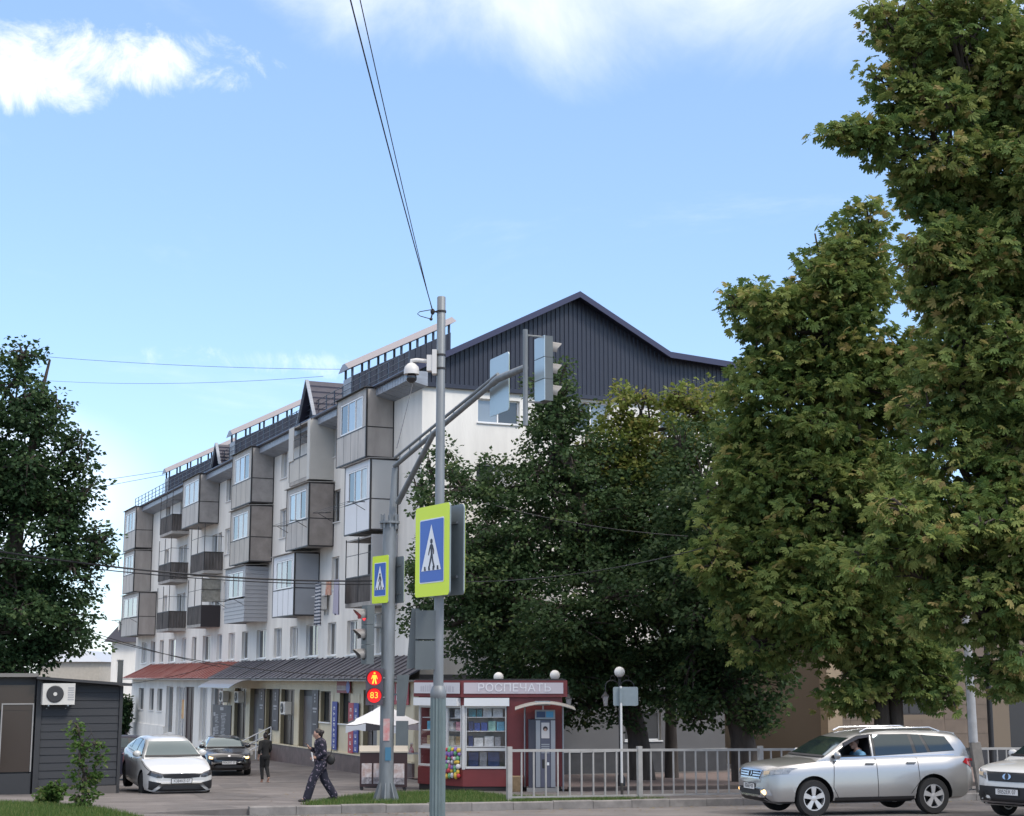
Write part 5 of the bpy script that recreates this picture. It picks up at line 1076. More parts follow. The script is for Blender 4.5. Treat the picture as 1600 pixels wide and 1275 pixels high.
def car(spec, name, label, pos, rzv, paint, pitch=0.0, front=None, plate=None, cat='car', drv=False, arch=blackp, rimm=None, rails=False, clad=False):
    S = spec; L2 = S['L'] / 2; r = thing(name, label, cat, pos, rzv); r.rotation_euler = (0, pitch, rzv)
    xs = np.concatenate([np.linspace(-L2 + .0, -L2 + .3, 8), np.linspace(-L2 + .36, L2 - .4, 34), np.linspace(L2 - .34, L2, 10)])
    ringsb = []
    for x in xs:
        zh = float(interp(S['zh'], x)); zb = float(interp(S['zb'], x)); w = float(interp(S['w'], x)); sh = zh - .045
        half = [(0, zb), (w * .80, zb), (w * .955, zb + .05), (w, zb + .16), (w * 1.0, zb + (sh - zb) * .45), (w * .985, zb + (sh - zb) * .72), (w * .95, sh - .02), (w * .915, sh + .02), (w * .82, zh - .008), (w * .5, zh + .022), (0, zh + .032)]
        ringsb.append([(x, y, z) for y, z in half] + [(x, -y, z) for y, z in half[-2:0:-1]])
    body = loft(ringsb).build('body', [paint, arch], r)
    gx = np.linspace(S['zr'][-1][0] + .01, S['zr'][0][0] - .01, 40); ringsg = []
    for x in gx:
        zt = float(interp(S['zr'], x)); base = float(interp(S['zh'], x)) - .06; wb_, wt_ = S['gw']; wb_ = min(wb_, float(interp(S['w'], x)) * .9); h = max(zt - base, .03); H_ = max(S['zr'], key=lambda c: c[1])[1] - base
        wt = wb_ + (wt_ - wb_) * min(1, h / H_); half = [(0, base), (wb_, base), (wb_ + (wt - wb_) * .5 + .012, base + h * .5), (wt + .015, base + h * .86), (wt - .05, base + h * .965), (wt * .6, zt), (0, zt + .012)]
        ringsg.append([(x, y, z) for y, z in half] + [(x, -y, z) for y, z in half[-2:0:-1]])
    gh_ = loft(ringsg).build('cabin', [paint, M('car_interior', (.02, .02, .022), .9)], r)
    bm = bmesh.new(); bm.from_mesh(body.data); bm.from_mesh(gh_.data); bvh = BVHTree.FromBMesh(bm); bm.free()
    for o in (body, gh_):
        o.data.polygons.foreach_set('use_smooth', [True] * len(o.data.polygons)); o.data.set_sharp_from_angle(angle=R(38))
    def cut(target, mb, mi=True):
        c = mb.build('cutter', [blackp], r); bpy.context.view_layer.update()
        m = target.modifiers.new('b', 'BOOLEAN'); m.object = c; m.operation = 'DIFFERENCE'; m.solver = 'EXACT'
        if hasattr(m, 'material_mode'): m.material_mode = 'TRANSFER'
        bake(target); me_ = c.data; bpy.data.objects.remove(c); return target
    mb = MB()
    for ax in S['ax']:
        for sg in (1, -1): mb.lathe([(S['wr'] * 1.17, 0), (S['wr'] * 1.17, .4)], (ax, sg * 1.05 if sg < 0 else .65, S['wr'] + .02), 28, axis='y')
    cut(body, mb)
    def proj(poly, axis, mat, nm, parent=None, off=.006, sub=3, side=1):
        """lay a shaped plate on the body: poly in (x,z) for axis y, (y,z) for axis x"""
        bm = bmesh.new(); vs = [bm.verts.new((a, 0, b)) for a, b in poly]; bm.faces.new(vs)
        bmesh.ops.triangulate(bm, faces=bm.faces[:])
        for _ in range(sub): bmesh.ops.subdivide_edges(bm, edges=bm.edges[:], cuts=1, use_grid_fill=True)
        for v in bm.verts:
            a, b = v.co.x, v.co.z
            if axis == 'y': o = Vector((a, side * 2.5, b)); d = Vector((0, -side, 0))
            elif axis == 'x': o = Vector((side * 4, a, b)); d = Vector((-side, 0, 0))
            else: o = Vector((a, b, 4)); d = Vector((0, 0, -1))
            hit, nn, _, _ = bvh.ray_cast(o, d)
            if hit is None: hit = o + d * (2.5 - .8 if axis == 'y' else 4 - L2 + .08)
            else:
                if nn.dot(d) > 0: nn = -nn
                hit = hit + nn * off
            v.co = hit
        bmesh.ops.recalc_face_normals(bm, faces=bm.faces[:])
        me = bpy.data.meshes.new(nm); bm.to_mesh(me); bm.free(); me.materials.append(mat); me.polygons.foreach_set('use_smooth', [True] * len(me.polygons))
        o = bpy.data.objects.new(nm, me); COL.objects.link(o); o.parent = parent or r; return o
    def line(pts, axis, w, mat, nm, side=1, off=.004):
        for (a, b), (c, d) in zip(pts, pts[1:]):
            q = Vector((c - a, d - b)).normalized(); n_ = Vector((-q.y, q.x)) * w / 2; proj([(a + n_.x, b + n_.y), (c + n_.x, d + n_.y), (c - n_.x, d - n_.y), (a - n_.x, b - n_.y)], axis, mat, nm, off=off, side=side, sub=4)
    z0, z1, w0, w1 = S['fw']
    proj([(-w0, z0), (w0, z0), (w1, z1), (-w1, z1)], 'x', wind_m, 'windshield', sub=4); line([(-w0, z0 + .01), (w0, z0 + .01)], 'x', .035, blackp, 'wiper', off=.02)
    proj([(-w0 * .9, z0 + .1), (w0 * .9, z0 + .1), (w1, z1 - .02), (-w1, z1 - .02)], 'x', glass_car, 'rear_window', side=-1, sub=4)
    for sg in (1, -1):
        wf = S['wind']; s0_ = 1 if (drv and sg == drv) else 0
        proj([(wf[s0_][0][0] + .05, wf[s0_][0][1] - .012), (wf[-1][1][0] - .01, wf[-1][1][1] - .012)] + ([(wf[-1][2][0] - .01, wf[-1][2][1] + .014), (wf[1][2][0] if len(wf) > 3 else wf[1][3][0], wf[1][3][1] + .014)] if len(wf) > 3 else [(wf[-1][2][0] - .02, wf[-1][2][1] + .012), (wf[1][3][0], wf[1][3][1] + .012)]) + ([(wf[0][2][0] + .02, wf[0][2][1] + .014), (wf[0][4][0] + .05, wf[0][4][1] + .012)] if not s0_ else [(wf[1][3][0] + .06, wf[1][3][1] + .014)]), 'y', blackp, 'pillar_trim', side=sg, sub=4, off=.003)
        for i, p in enumerate(S['wind']):
            if drv and i == 0 and sg == drv:
                continue
            proj([(a + (.02 if k else 0) * 0, b) for k, (a, b) in enumerate(p)], 'y', glass_car, 'side_window', side=sg, sub=3)
        allp = [p for w_ in S['wind'] for p in w_]; 
        fx = S['wind'][0][0][0]; bx_ = S['wind'][1][0][0] + .03; rx = (S['wind'][1][1][0] + (S['wind'][2][0][0])) / 2
        zbot = S['wr'] * .9; belt = S['wind'][0][0][1] - .03
        line([(bx_, belt), (bx_, zbot)], 'y', .012, blackp, 'door_gap', side=sg); line([(fx - .02, belt - .05), (fx + .03, zbot + .25), (fx - .1, zbot)], 'y', .012, blackp, 'door_gap', side=sg)
        line([(rx, belt), (rx - .02, zbot + .35), (rx + .2, zbot + .1)], 'y', .012, blackp, 'door_gap', side=sg); line([(fx - .05, belt + .012), (S['wind'][-1][1][0] + .02, belt + .05)], 'y', .014, chrome if clad else blackp, 'belt_strip', side=sg, off=.008)
        for hx in (bx_ + .16, rx + .16):
            hz = belt - .1; hit = bvh.ray_cast(Vector((hx, sg * 2.5, hz)), Vector((0, -sg, 0)))[0]
            if hit: MB().box(hx - .1, hx + .1, hit.y - .02 + (.02 if sg > 0 else -.0), hit.y + .02 + (.0 if sg > 0 else -.02) + (.02 if sg > 0 else 0), hz - .015, hz + .018).build('door_handle', paint, r)
        mz = belt + .07; mx_ = fx - .08; mh = bvh.ray_cast(Vector((mx_, sg * 2.5, belt - .02)), Vector((0, -sg, 0)))[0]
        my = (abs(mh.y) if mh else .9) + .10
        mr_ = MB().sphere((mx_, sg * my, mz), .1, n=8, sc=(.62, 1.15, .85)).build('mirror', paint, r, 60); MB().bar((mx_ - .01, sg * (my - .17), mz - .06), (mx_, sg * (my - .05), mz - .03), .05).build('mirror_stalk', blackp, mr_)
        zs = S['wr'] * .72
        proj([(S['ax'][0] - S['wr'] * 1.25, zs), (S['ax'][1] + S['wr'] * 1.25, zs), (S['ax'][1] + S['wr'] * 1.25, zs + .12), (S['ax'][0] - S['wr'] * 1.25, zs + .12)], 'y', blackp if clad else paint, 'sill', side=sg, sub=4, off=.01)
        for ax in S['ax']:                                     # dark lip round the arch + wheel
            wl = thing('wheel', None, None, (0, 0, 0)); wl.parent = r; wl.location = (ax, sg * S['tw'], S['wr']); R_ = S['wr']; h = .11 * sg
            prof = [(R_ * .66, -.11), (R_ * .94, -.11), (R_, -.07), (R_, .07), (R_ * .94, .11), (R_ * .66, .11), (R_ * .66, .0)]
            MB().lathe(prof, (0, 0, 0), 32, axis='y').build('tyre', tyre_m, wl, 40)
            rm = MB(); yo = sg * .075
            rm.lathe([(R_ * .655, -.1), (R_ * .655, .1), (R_ * .60, .1), (R_ * .60, -.1)], (0, 0, 0), 32, axis='y')
            for k in range(5):
                for da in (-.13, .13):
                    a = 2 * math.pi * k / 5 + .3; p0 = Vector((math.cos(a + da * .5), 0, math.sin(a + da * .5))) * R_ * .12; p1 = Vector((math.cos(a + da), 0, math.sin(a + da))) * R_ * .62
                    rm.bar(p0 + Vector((0, yo * 1.0, 0)), p1 + Vector((0, yo * 1.15, 0)), R_ * .15, .03, up=(0, 1, 0))
            rm.lathe([(R_ * .16, yo - .03 * sg), (R_ * .16, yo + .015 * sg), (R_ * .1, yo + .02 * sg)], (0, 0, 0), 16, axis='y'); rm.build('rim', rimm or rim_m, wl, 40)
            MB().lathe([(R_ * .6, -.03), (R_ * .6, .0)], (0, 0, 0), 24, axis='y').build('brake_disc', blackp, wl)
    if drv:
        p = S['wind'][0]; cut(gh_, MB().prism([(a, drv * .15, b) for a, b in p], (0, drv * 1.0, 0)))
        fr_ = MB()
        for (a, b), (c, d) in zip(p, p[1:] + p[:1]):
            q1 = bvh.ray_cast(Vector((a, drv * 2.5, b)), Vector((0, -drv, 0)))[0]; q2 = bvh.ray_cast(Vector((c, drv * 2.5, d)), Vector((0, -drv, 0)))[0]
            if q1 and q2: fr_.bar(q1, q2, .025)
        fr_.build('window_trim', blackp, r)
        q1 = [bvh.ray_cast(Vector((a, drv * 2.5, b)), Vector((0, -drv, 0)))[0] for a, b in ((p[-1][0] + .03, p[-1][1] + .02), (p[3][0], p[3][1] + .02), (p[2][0], p[2][1] + .01))]
        if all(q1): MB().bar(q1[0] + Vector((0, drv * .02, 0)), q1[1] + Vector((0, drv * .03, 0)), .05, .06).bar(q1[1] + Vector((0, drv * .03, 0)), q1[2] + Vector((0, drv * .03, 0)), .05, .06).build('window_deflector', M('smoke_plastic', (.05, .05, .06), .2), r)
    # rear lamps
    zt = float(interp(S['zh'], -L2 + .1)) - .1
    for sg in (1, -1): proj([(-L2 + .02, zt - .14), (-L2 + .30, zt - .02), (-L2 + .22, zt + .06), (-L2 + .03, zt + .05)], 'y', tail_m, 'tail_lamp', side=sg, off=.012)
    if rails:
        for sg in (1, -1): rl_ = MB(); rl_.tube([(.15, sg * .60, 1.70), (.0, sg * .60, 1.77), (-1.5, sg * .60, 1.785), (-1.75, sg * .60, 1.70)], .022, 8); rl_.build('roof_rail', chrome, r, 50)
        MB().hexa([(-1.9, -.55, 1.66), (-2.15, -.55, 1.62), (-2.15, .55, 1.62), (-1.9, .55, 1.66), (-1.9, -.55, 1.70), (-2.15, -.55, 1.665), (-2.15, .55, 1.665), (-1.9, .55, 1.70)]).build('roof_spoiler', paint, r)
    if front: front(r, proj, line)
    if plate:
        z = plate[1]; hit = bvh.ray_cast(Vector((4, 0, z)), Vector((-1, 0, 0)))[0]; px_ = hit.x + .03
        pl = MB().box(px_ - .01, px_, -.26, .26, z - .056, z + .056).build('number_plate', plate_m, r); MB().box(px_ - .012, px_ - .002, -.275, .275, z - .07, z + .07).build('plate_frame', blackp, pl)
        text(plate[0], .115, plate_t, (px_ + .002, 0, z), pl, Matrix(((0, 0, 1), (1, 0, 0), (0, 1, 0))), .001, squash=.78)
    return r
def sedan_front(grille, lampm, lit, lower=True):
    def f(r, proj, line):
        proj([(-.52, .70), (.52, .70), (.46, .60), (0, .575), (-.46, .60)], 'x', blackp, 'grille', off=.008)
        for sg in (1, -1):
            hl = proj([(sg * .50, .70), (sg * .78, .77), (sg * .84, .66), (sg * .62, .60), (sg * .50, .61)], 'x', lampm, 'headlight', off=.012)
            if lit: proj([(sg * .60, .69), (sg * .74, .72), (sg * .74, .64), (sg * .62, .625)], 'x', lamp_on, 'headlight_bulb', off=.018)
            if lower: proj([(sg * .52, .47), (sg * .82, .52), (sg * .82, .30), (sg * .74, .28)], 'x', blackp, 'fog_lamp_recess', off=.01)
            line([(2.2, .75), (1.2, .93)], 'y', .01, blackp, 'bonnet_gap', side=sg)
        proj([(-.48, .40), (.48, .40), (.66, .26), (-.66, .26)], 'x', blackp, 'lower_intake', off=.01)
        if lower: line([(-.7, .235), (.7, .235)], 'x', .035, chrome, 'bumper_trim', off=.014)
        proj([(.055 * math.cos(R(a)), .735 + .032 * math.sin(R(a))) for a in range(0, 360, 30)], 'x', chrome, 'emblem', off=.012, sub=1)
    return f
def suv_front(lit, dark=False):
    def f(r, proj, line):
        proj([(-.50, .94), (.50, .94), (.44, .76), (-.44, .76)], 'x', chrome if not dark else blackp, 'grille', off=.01)
        if not dark:
            for z in (.905, .855, .80): proj([(-.45, z + .012), (.45, z + .012), (.43, z - .012), (-.43, z - .012)], 'x', blackp, 'grille_slot', off=.018)
        for sg in (1, -1):
            proj([(sg * .52, .95), (sg * .88, 1.0), (sg * .88, .88), (sg * .50, .79)], 'x', lampg, 'headlight', off=.012); proj([(1.75, 1.0), (2.36, .95), (2.36, .86), (2.15, .88)], 'y', lampg, 'headlight', off=.012, side=sg)
            proj([(sg * .58, .92), (sg * .72, .94), (sg * .72, .87), (sg * .58, .85)], 'x', M('warm_reflector', (.62, .48, .32), .3), 'reflector', off=.018)
            proj([(sg * .60 + .055 * math.cos(R(a)), .50 + .055 * math.sin(R(a))) for a in range(0, 360, 30)], 'x', lamp_on if lit else lampd, 'fog_lamp', off=.016, sub=1); proj([(sg * .46, .56), (sg * .74, .56), (sg * .78, .44), (sg * .52, .44)], 'x', blackp if dark else grey_t, 'fog_lamp_recess', off=.01)
        proj([(-.50, .56), (.50, .56), (.56, .44), (-.56, .44)] if not dark else [(-.72, .66), (.72, .66), (.74, .36), (-.74, .36)], 'x', blackp, 'lower_intake', off=.01); line([(-.6, .42), (.6, .42)] if not dark else [(-.66, .36), (.66, .36)], 'x', .04, chrome, 'bumper_trim', off=.016)
        for a0, b0 in ((.10, .06), (.045, .06)): proj([(a0 * math.cos(R(a)), .855 + b0 * math.sin(R(a))) for a in range(0, 360, 30)], 'x', chrome if a0 > .05 else blackp, 'emblem', off=.024 if a0 > .05 else .03, sub=1)
        proj([(-.6, .42), (.6, .42), (.7, .3), (-.7, .3)], 'x', blackp, 'bumper_skirt', off=.006)
        if not dark:
            for ax in (1.42, -1.37): pass
    return f
white_car = M('white_car_paint', (.56, .56, .55), .3, coat=.8); black_car = M('black_car_paint', (.010, .010, .012), .2, coat=1.0); navy_car = M('navy_car_paint', (.012, .014, .032), .5, spec=.25, coat=.1); silver_car = M('silver_car_paint', (.38, .375, .37), .3, metal=.6, coat=.8)
def heading(dx, dy): return math.atan2(dy, dx)
def put(px, py, dz=0):
    p = G(px, py); return p
# silver SUV driving left on the main road
fw, rw = G(1275, 1275), G(1467, 1272); e_ = (fw - rw).normalized(); mid = (fw + rw) / 2 + E2 * .8; mid.z = (H(fw.x, fw.y) + H(rw.x, rw.y)) / 2
suv = car(SUVP, 'parked_suv', 'silver estate SUV with open driver window driving past the railing', (mid.x, mid.y, mid.z + .0), heading(e_.x, e_.y), silver_car, front=suv_front(True), plate=('К036ЕР 07', .60), drv=1, rails=True, clad=True); suv.name = 'silver_suv'
# white crossover entering at the right edge
wp = at(1556, 1262, 1.0); q = Vector((11.75, 34.2, 0)); hd = heading(-.80, -.60); fxy = Vector((math.cos(hd), math.sin(hd), 0)); c_ = G(1590, 1279); cpos = Vector((c_.x + .15, c_.y, 0)) - fxy * 1.9; cpos.z = H(cpos.x, cpos.y) + .02
car(SUVP, 'white_crossover', 'white crossover with black lower bumper cut off by the right edge', tuple(cpos), hd, white_car, front=suv_front(False, True), plate=('В052ЕК 07', .56), clad=True)
# white saloon by the pavilion, black saloon with lit lamps behind, dark saloons further left
fl, frr = G(234, 1238.5), G(316, 1238); hd = heading(.38, -.925); fx_ = Vector((math.cos(hd), math.sin(hd), 0)); c0 = (fl + frr) / 2 - fx_ * 1.43 + Vector((-.05, 0, 0)); c0.z = H(c0.x, c0.y)
pt = math.atan2(g(c0.y + 1.4) - g(c0.y - 1.4), 2.8)
car(SEDAN, 'white_saloon', 'white saloon car with black grille parked beside the pavilion', tuple(c0), hd, white_car, pitch=-pt * 1.0 if False else 0.0, front=sedan_front(True, lampd, False), plate=('К384КВ 07', .515)).rotation_euler = (0, -pt, hd)
fl, frr = G(325, 1211.5), G(382, 1211); hd = heading(.27, -.963); fx_ = Vector((math.cos(hd), math.sin(hd), 0)); c1 = (fl + frr) / 2 - fx_ * 1.43; c1.z = H(c1.x, c1.y)
car(SEDAN, 'black_saloon', 'black saloon car with lit headlights in front of the shops', tuple(c1), hd, black_car, front=sedan_front(True, lampd, True, False), plate=('М063МТ 07', .49)).rotation_euler = (0, -.02, hd)
c2 = at(212, 1190, 57); c2.z = H(c2.x, 58) + .12; car(SEDAN, 'navy_saloon', 'dark navy saloon mostly hidden behind the white saloon', tuple(c2), heading(.93, .36), navy_car)
c3 = at(186, 1190, 49.0); c3.z = H(c3.x, 49); c3.x -= 2.35; car(SEDAN, 'dark_saloon', 'dark car tail peeking out beside the pavilion corner', tuple(c3), heading(-1, .15), navy_car)
# ================================================================== people
def organic(parts, name, mat, parent, vox=.011, smooth=6):
    """one continuous surface from tapered limbs: parts = [((x,y,z),r),((x,y,z),r),...] chains or ('e',centre,radii)"""
    mb = MB()
    for p in parts:
        if p[0] == 'e': mb.sphere(p[1], 1.0, 0, 10, p[2])
        else:
            pts = [Vector(a) for a, _ in p]; rs = [b for _, b in p]; P = []; Q = []
            for i in range(len(pts) - 1):
                for k in range(4): f = k / 4; P.append(pts[i].lerp(pts[i + 1], f)); Q.append(rs[i] + (rs[i + 1] - rs[i]) * f)
            P.append(pts[-1]); Q.append(rs[-1]); mb.tube(P, Q, 12)
            for i in (0, -1): mb.sphere(pts[i], rs[i], 0, 6)
            for a, b in zip(pts[1:-1], rs[1:-1]): mb.sphere(a, b, 0, 6)
    o = mb.build(name, mat, parent); m = o.modifiers.new('r', 'REMESH'); m.mode = 'VOXEL'; m.voxel_size = vox; s = o.modifiers.new('s', 'SMOOTH'); s.iterations = smooth; s.factor = .5
    bake(o); o.data.polygons.foreach_set('use_smooth', [True] * len(o.data.polygons)); return o
skin = M('skin', (.40, .235, .175), .55, var=.06, scale=8); hair_m = M('dark_hair', (.018, .012, .011), .5, var=.2, scale=20)
def hand(palm, dirv, spread, curl, thumb):
    """chains of a hand: palm centre, pointing direction, sideways vector, curl vector"""
    d, s, c = Vector(dirv).normalized(), Vector(spread).normalized(), Vector(curl).normalized(); p = Vector(palm); ch = []
    for i, ln in enumerate((.062, .072, .068, .052)):
        b = p + d * .04 + s * (.026 - .0175 * i); ch.append([(tuple(b), .0085), (tuple(b + d * ln * .5 + c * .008), .0078), (tuple(b + d * ln * .75 + c * ln * .5), .0068)])
    b = p + s * .03 * thumb; ch.append([(tuple(b - d * .02), .011), (tuple(b + s * .022 * thumb + d * .02), .0095), (tuple(b + s * .025 * thumb + d * .05 + c * .012), .008)])
    ch.append([(tuple(p - d * .04), .022), (tuple(p + d * .03 + s * .012), .021), (tuple(p + d * .03 - s * .014), .020)]); return ch
def head_parts(c, f, u=(0, 0, 1)):
    c, f, u = Vector(c), Vector(f).normalized(), Vector(u); s = f.cross(u).normalized(); u = s.cross(f)
    P = [('e', tuple(c), (.078, .073, .105))]
    P += [[(tuple(c + f * .045 - u * .075), .042), (tuple(c + f * .05 - u * .06), .04)], [(tuple(c + f * .078 + u * .005), .009), (tuple(c + f * .098 - u * .028), .013)], [(tuple(c + f * .082 - u * .062 + s * .016), .009), (tuple(c + f * .082 - u * .062 - s * .016), .009)]]
    for sg in (1, -1): P.append(('e', tuple(c + s * .076 * sg - u * .01), (.016, .012, .03)))
    return P
floral = bpy.data.materials.new('navy_floral_cloth'); floral.use_nodes = True; t_ = floral.node_tree
tc = N(t_, 'ShaderNodeTexCoord'); vr = N(t_, 'ShaderNodeTexVoronoi', Scale=12.0); dn = N(t_, 'ShaderNodeTexNoise', Scale=22.0, Detail=3.0); t_.links.new(tc.outputs['Object'], dn.inputs['Vector']); am = N(t_, 'ShaderNodeMixRGB', blend_type='ADD'); am.inputs[0].default_value = .14; t_.links.new(tc.outputs['Object'], am.inputs[1]); t_.links.new(dn.outputs['Color'], am.inputs[2]); t_.links.new(am.outputs[0], vr.inputs['Vector']); cr = N(t_, 'ShaderNodeValToRGB'); t_.links.new(vr.outputs['Distance'], cr.inputs[0])
e_ = cr.color_ramp.elements; e_[0].color = (.26, .20, .25, 1); e_[0].position = .17; e_[1].color = (.010, .010, .022, 1); e_[1].position = .36; e_.new(.27).color = (.10, .085, .12, 1); t_.links.new(cr.outputs[0], t_.nodes['Principled BSDF'].inputs['Base Color']); t_.nodes['Principled BSDF'].inputs['Roughness'].default_value = .85
def eyes(r, c, f):
    c, f = Vector(c), Vector(f).normalized(); s = f.cross(UP).normalized()
    for sg in (1, -1): MB().sphere(tuple(c + f * .071 + s * .03 * sg + UP * .008), .009, n=5).build('eye', M('eye_dark', (.03, .02, .02), .2), r)
w1 = G(500, 1252.5); W1 = thing('person', 'person in dark floral shirt and loose trousers walking left while holding a phone', 'person', tuple(w1), math.pi + .25)
hc = (.10, 0, 1.53); ff = Vector((.9, .0, -.42))
body = [[((0, 0, .92), .13), ((.0, 0, 1.12), .115), ((.02, 0, 1.3), .125), ((.035, 0, 1.40), .06), ((.07, 0, 1.47), .05)], [((0, .08, .9), .09), ((.20, .08, .52), .06), ((.32, .08, .10), .04), ((.42, .08, .045), .03)], [((0, -.08, .9), .09), ((-.08, -.08, .5), .06), ((-.34, -.08, .13), .04), ((-.26, -.08, .04), .03)],
        [((.03, .17, 1.35), .05), ((-.04, .23, 1.10), .04), ((.12, .16, .99), .03)], [((.03, -.17, 1.35), .05), ((.02, -.22, 1.10), .04), ((.24, -.12, 1.20), .028)]] + head_parts(hc, ff)
body += hand((.165, .14, .985), (.9, -.3, -.1), (0, 0, 1), (.1, -1, 0), 1) + hand((.285, -.10, 1.235), (.5, .1, .85), (0, 1, 0), (1, 0, .1), 1)
ob = organic(body, 'body', skin, W1, .008, 3); eyes(W1, hc, ff)
organic([('e', (.075, 0, 1.565), (.088, .086, .095)), ('e', (-.02, 0, 1.57), (.05, .05, .05)), [((.02, 0, 1.52), .06), ((.0, 0, 1.47), .035)]], 'hair', hair_m, W1, .012, 4)
organic([[((0, 0, .84), .155), ((.0, 0, .98), .15), ((.0, 0, 1.12), .142), ((.02, 0, 1.3), .15), ((.03, 0, 1.39), .085)], [((.02, .05, 1.36), .08), ((.03, .19, 1.35), .075), ((-.04, .245, 1.10), .07), ((.085, .175, 1.0), .055)], [((.02, -.05, 1.36), .08), ((.03, -.19, 1.35), .075), ((.02, -.235, 1.10), .07), ((.19, -.145, 1.18), .055)], ('e', (.0, 0, 1.2), (.135, .19, .24))], 'shirt', floral, W1, .013, 5)
organic([[((0, 0, .92), .15), ((0, 0, .82), .15)], [((.0, .085, .86), .115), ((.19, .085, .50), .105), ((.31, .085, .10), .10)], [((0, -.085, .86), .115), ((-.10, -.085, .5), .105), ((-.33, -.085, .14), .095)]], 'trousers', floral, W1, .013, 5)
for x, y, z, a in ((.39, .08, .035, 0), (-.29, -.08, .06, .5)): MB().sphere((x, y, z), 1, 0, 8, (.13, .045, .04)).build('shoe', M('dark_shoe', (.02, .018, .018), .6), W1, 60)
ph = Vector(w1); mw = Matrix.Rotation(math.pi + .25, 4, 'Z')
def heldbox(offs, size, mat, nm, label, tilt=0.0):
    p = ph + (mw @ Vector(offs)); o = MB().box(-size[0] / 2, size[0] / 2, -size[1] / 2, size[1] / 2, -size[2] / 2, size[2] / 2).build(nm, mat, None); o.location = p; o.rotation_euler = (0, tilt, math.pi + .25); return tag(o, label, nm.replace('_', ' '))
heldbox((.315, -.095, 1.27), (.012, .075, .15), M('phone_black', (.01, .01, .012), .2), 'phone', 'dark phone held up by the person in floral clothes', .6)
heldbox((.215, .13, 1.02), (.02, .13, .2), M('white_packet', (.6, .58, .58), .6), 'packet', 'white packet held at the waist by the person in floral clothes', .2)
hb = tag(organic([('e', (0, 0, 0), (.10, .06, .12)), [((0, 0, .1), .015), ((.02, .02, .3), .012)]], 'handbag', M('black_bag', (.015, .014, .014), .6), None, .012, 3), 'black bag with red top hanging behind the person in floral clothes', 'bag'); hb.location = ph + (mw @ Vector((-.21, .15, .95)))
w2 = G(413, 1222.5); W2 = thing('person', 'person in black top and leggings walking away near the shop steps', 'person', tuple(w2), R(118)); hc = (.01, 0, 1.53); ff = Vector((1, .1, 0)); blkc = M('black_cloth', (.010, .010, .011), .85, var=.2)
body = [[((0, 0, .92), .12), ((0, 0, 1.12), .10), ((.0, 0, 1.3), .115), ((.0, 0, 1.40), .05), ((.01, 0, 1.47), .045)], [((0, .075, .9), .085), ((.10, .07, .5), .055), ((.02, .07, .09), .036), ((.12, .07, .04), .028)], [((0, -.075, .9), .085), ((.0, -.07, .5), .055), ((-.22, -.07, .16), .036), ((-.14, -.07, .06), .028)],
        [((0, .16, 1.34), .045), ((-.08, .21, 1.08), .036), ((.02, .22, .86), .026)], [((0, -.16, 1.34), .045), ((.04, -.20, 1.08), .036), ((.20, -.2, .96), .026)]] + head_parts(hc, ff) + hand((.04, .225, .81), (.2, .0, -1), (1, 0, 0), (0, -1, 0), 1) + hand((.25, -.2, .95), (1, 0, -.15), (0, 0, 1), (0, 1, 0), 1)
organic(body, 'body', skin, W2, .008, 3); eyes(W2, hc, ff); organic([('e', (-.01, 0, 1.56), (.092, .086, .10)), ('e', (-.06, 0, 1.65), (.05, .05, .05)), ('e', (-.05, 0, 1.52), (.06, .07, .07))], 'hair', hair_m, W2, .012, 4)
organic([[((0, 0, .86), .15), ((0, 0, 1.0), .13), ((0, 0, 1.12), .125), ((.0, 0, 1.3), .13), ((0, 0, 1.37), .07)], [((0, .05, 1.34), .07), ((0, .17, 1.33), .065), ((-.07, .215, 1.10), .06), ((-.03, .22, .98), .05)], [((0, -.05, 1.34), .07), ((0, -.17, 1.33), .065), ((.04, -.205, 1.10), .06), ((.11, -.2, 1.02), .05)], ('e', (0, 0, 1.2), (.12, .17, .2))], 'top', blkc, W2, .013, 5)
organic([[((0, 0, .92), .14), ((0, 0, .84), .14)], [((0, .075, .86), .105), ((.10, .07, .5), .075), ((.025, .07, .12), .05)], [((0, -.075, .86), .105), ((0, -.07, .5), .075), ((-.20, -.07, .19), .05)]], 'leggings', blkc, W2, .013, 5)
for x, y, z in ((.09, .07, .016), (-.17, -.07, .03)): MB().sphere((x, y, z), 1, 0, 8, (.12, .042, .02)).build('sandal', M('tan_sandal', (.3, .17, .12), .6), W2, 60)
# driver of the silver car
mws = Matrix.Translation(suv.location) @ Matrix.Rotation(suv.rotation_euler.z, 4, 'Z'); dpos = mws @ Vector((.18, .42, .0))
DV = thing('person', 'driver in a light blue shirt sitting at the open window of the silver car', 'person', tuple(mws @ Vector((.12, .47, .66))), suv.rotation_euler.z); hc = (.10, 0, .80); ff = Vector((1, -.05, -.05))
organic([[((0, 0, .12), .15), ((0, 0, .4), .14), ((.02, 0, .62), .10), ((.06, 0, .70), .05), ((.08, 0, .74), .048)], [((.02, .17, .56), .055), ((.12, .22, .42), .042), ((.34, .14, .46), .03)], [((.02, -.17, .56), .055), ((.12, -.2, .36), .042), ((.36, -.1, .46), .03)], [((.0, .1, .12), .09), ((.4, .1, .14), .07)], [((.0, -.1, .12), .09), ((.4, -.1, .14), .07)]] + head_parts(hc, ff) + hand((.38, .13, .47), (1, 0, .3), (0, 1, 0), (0, 0, -1), 1), 'body', skin, DV, .009, 3)
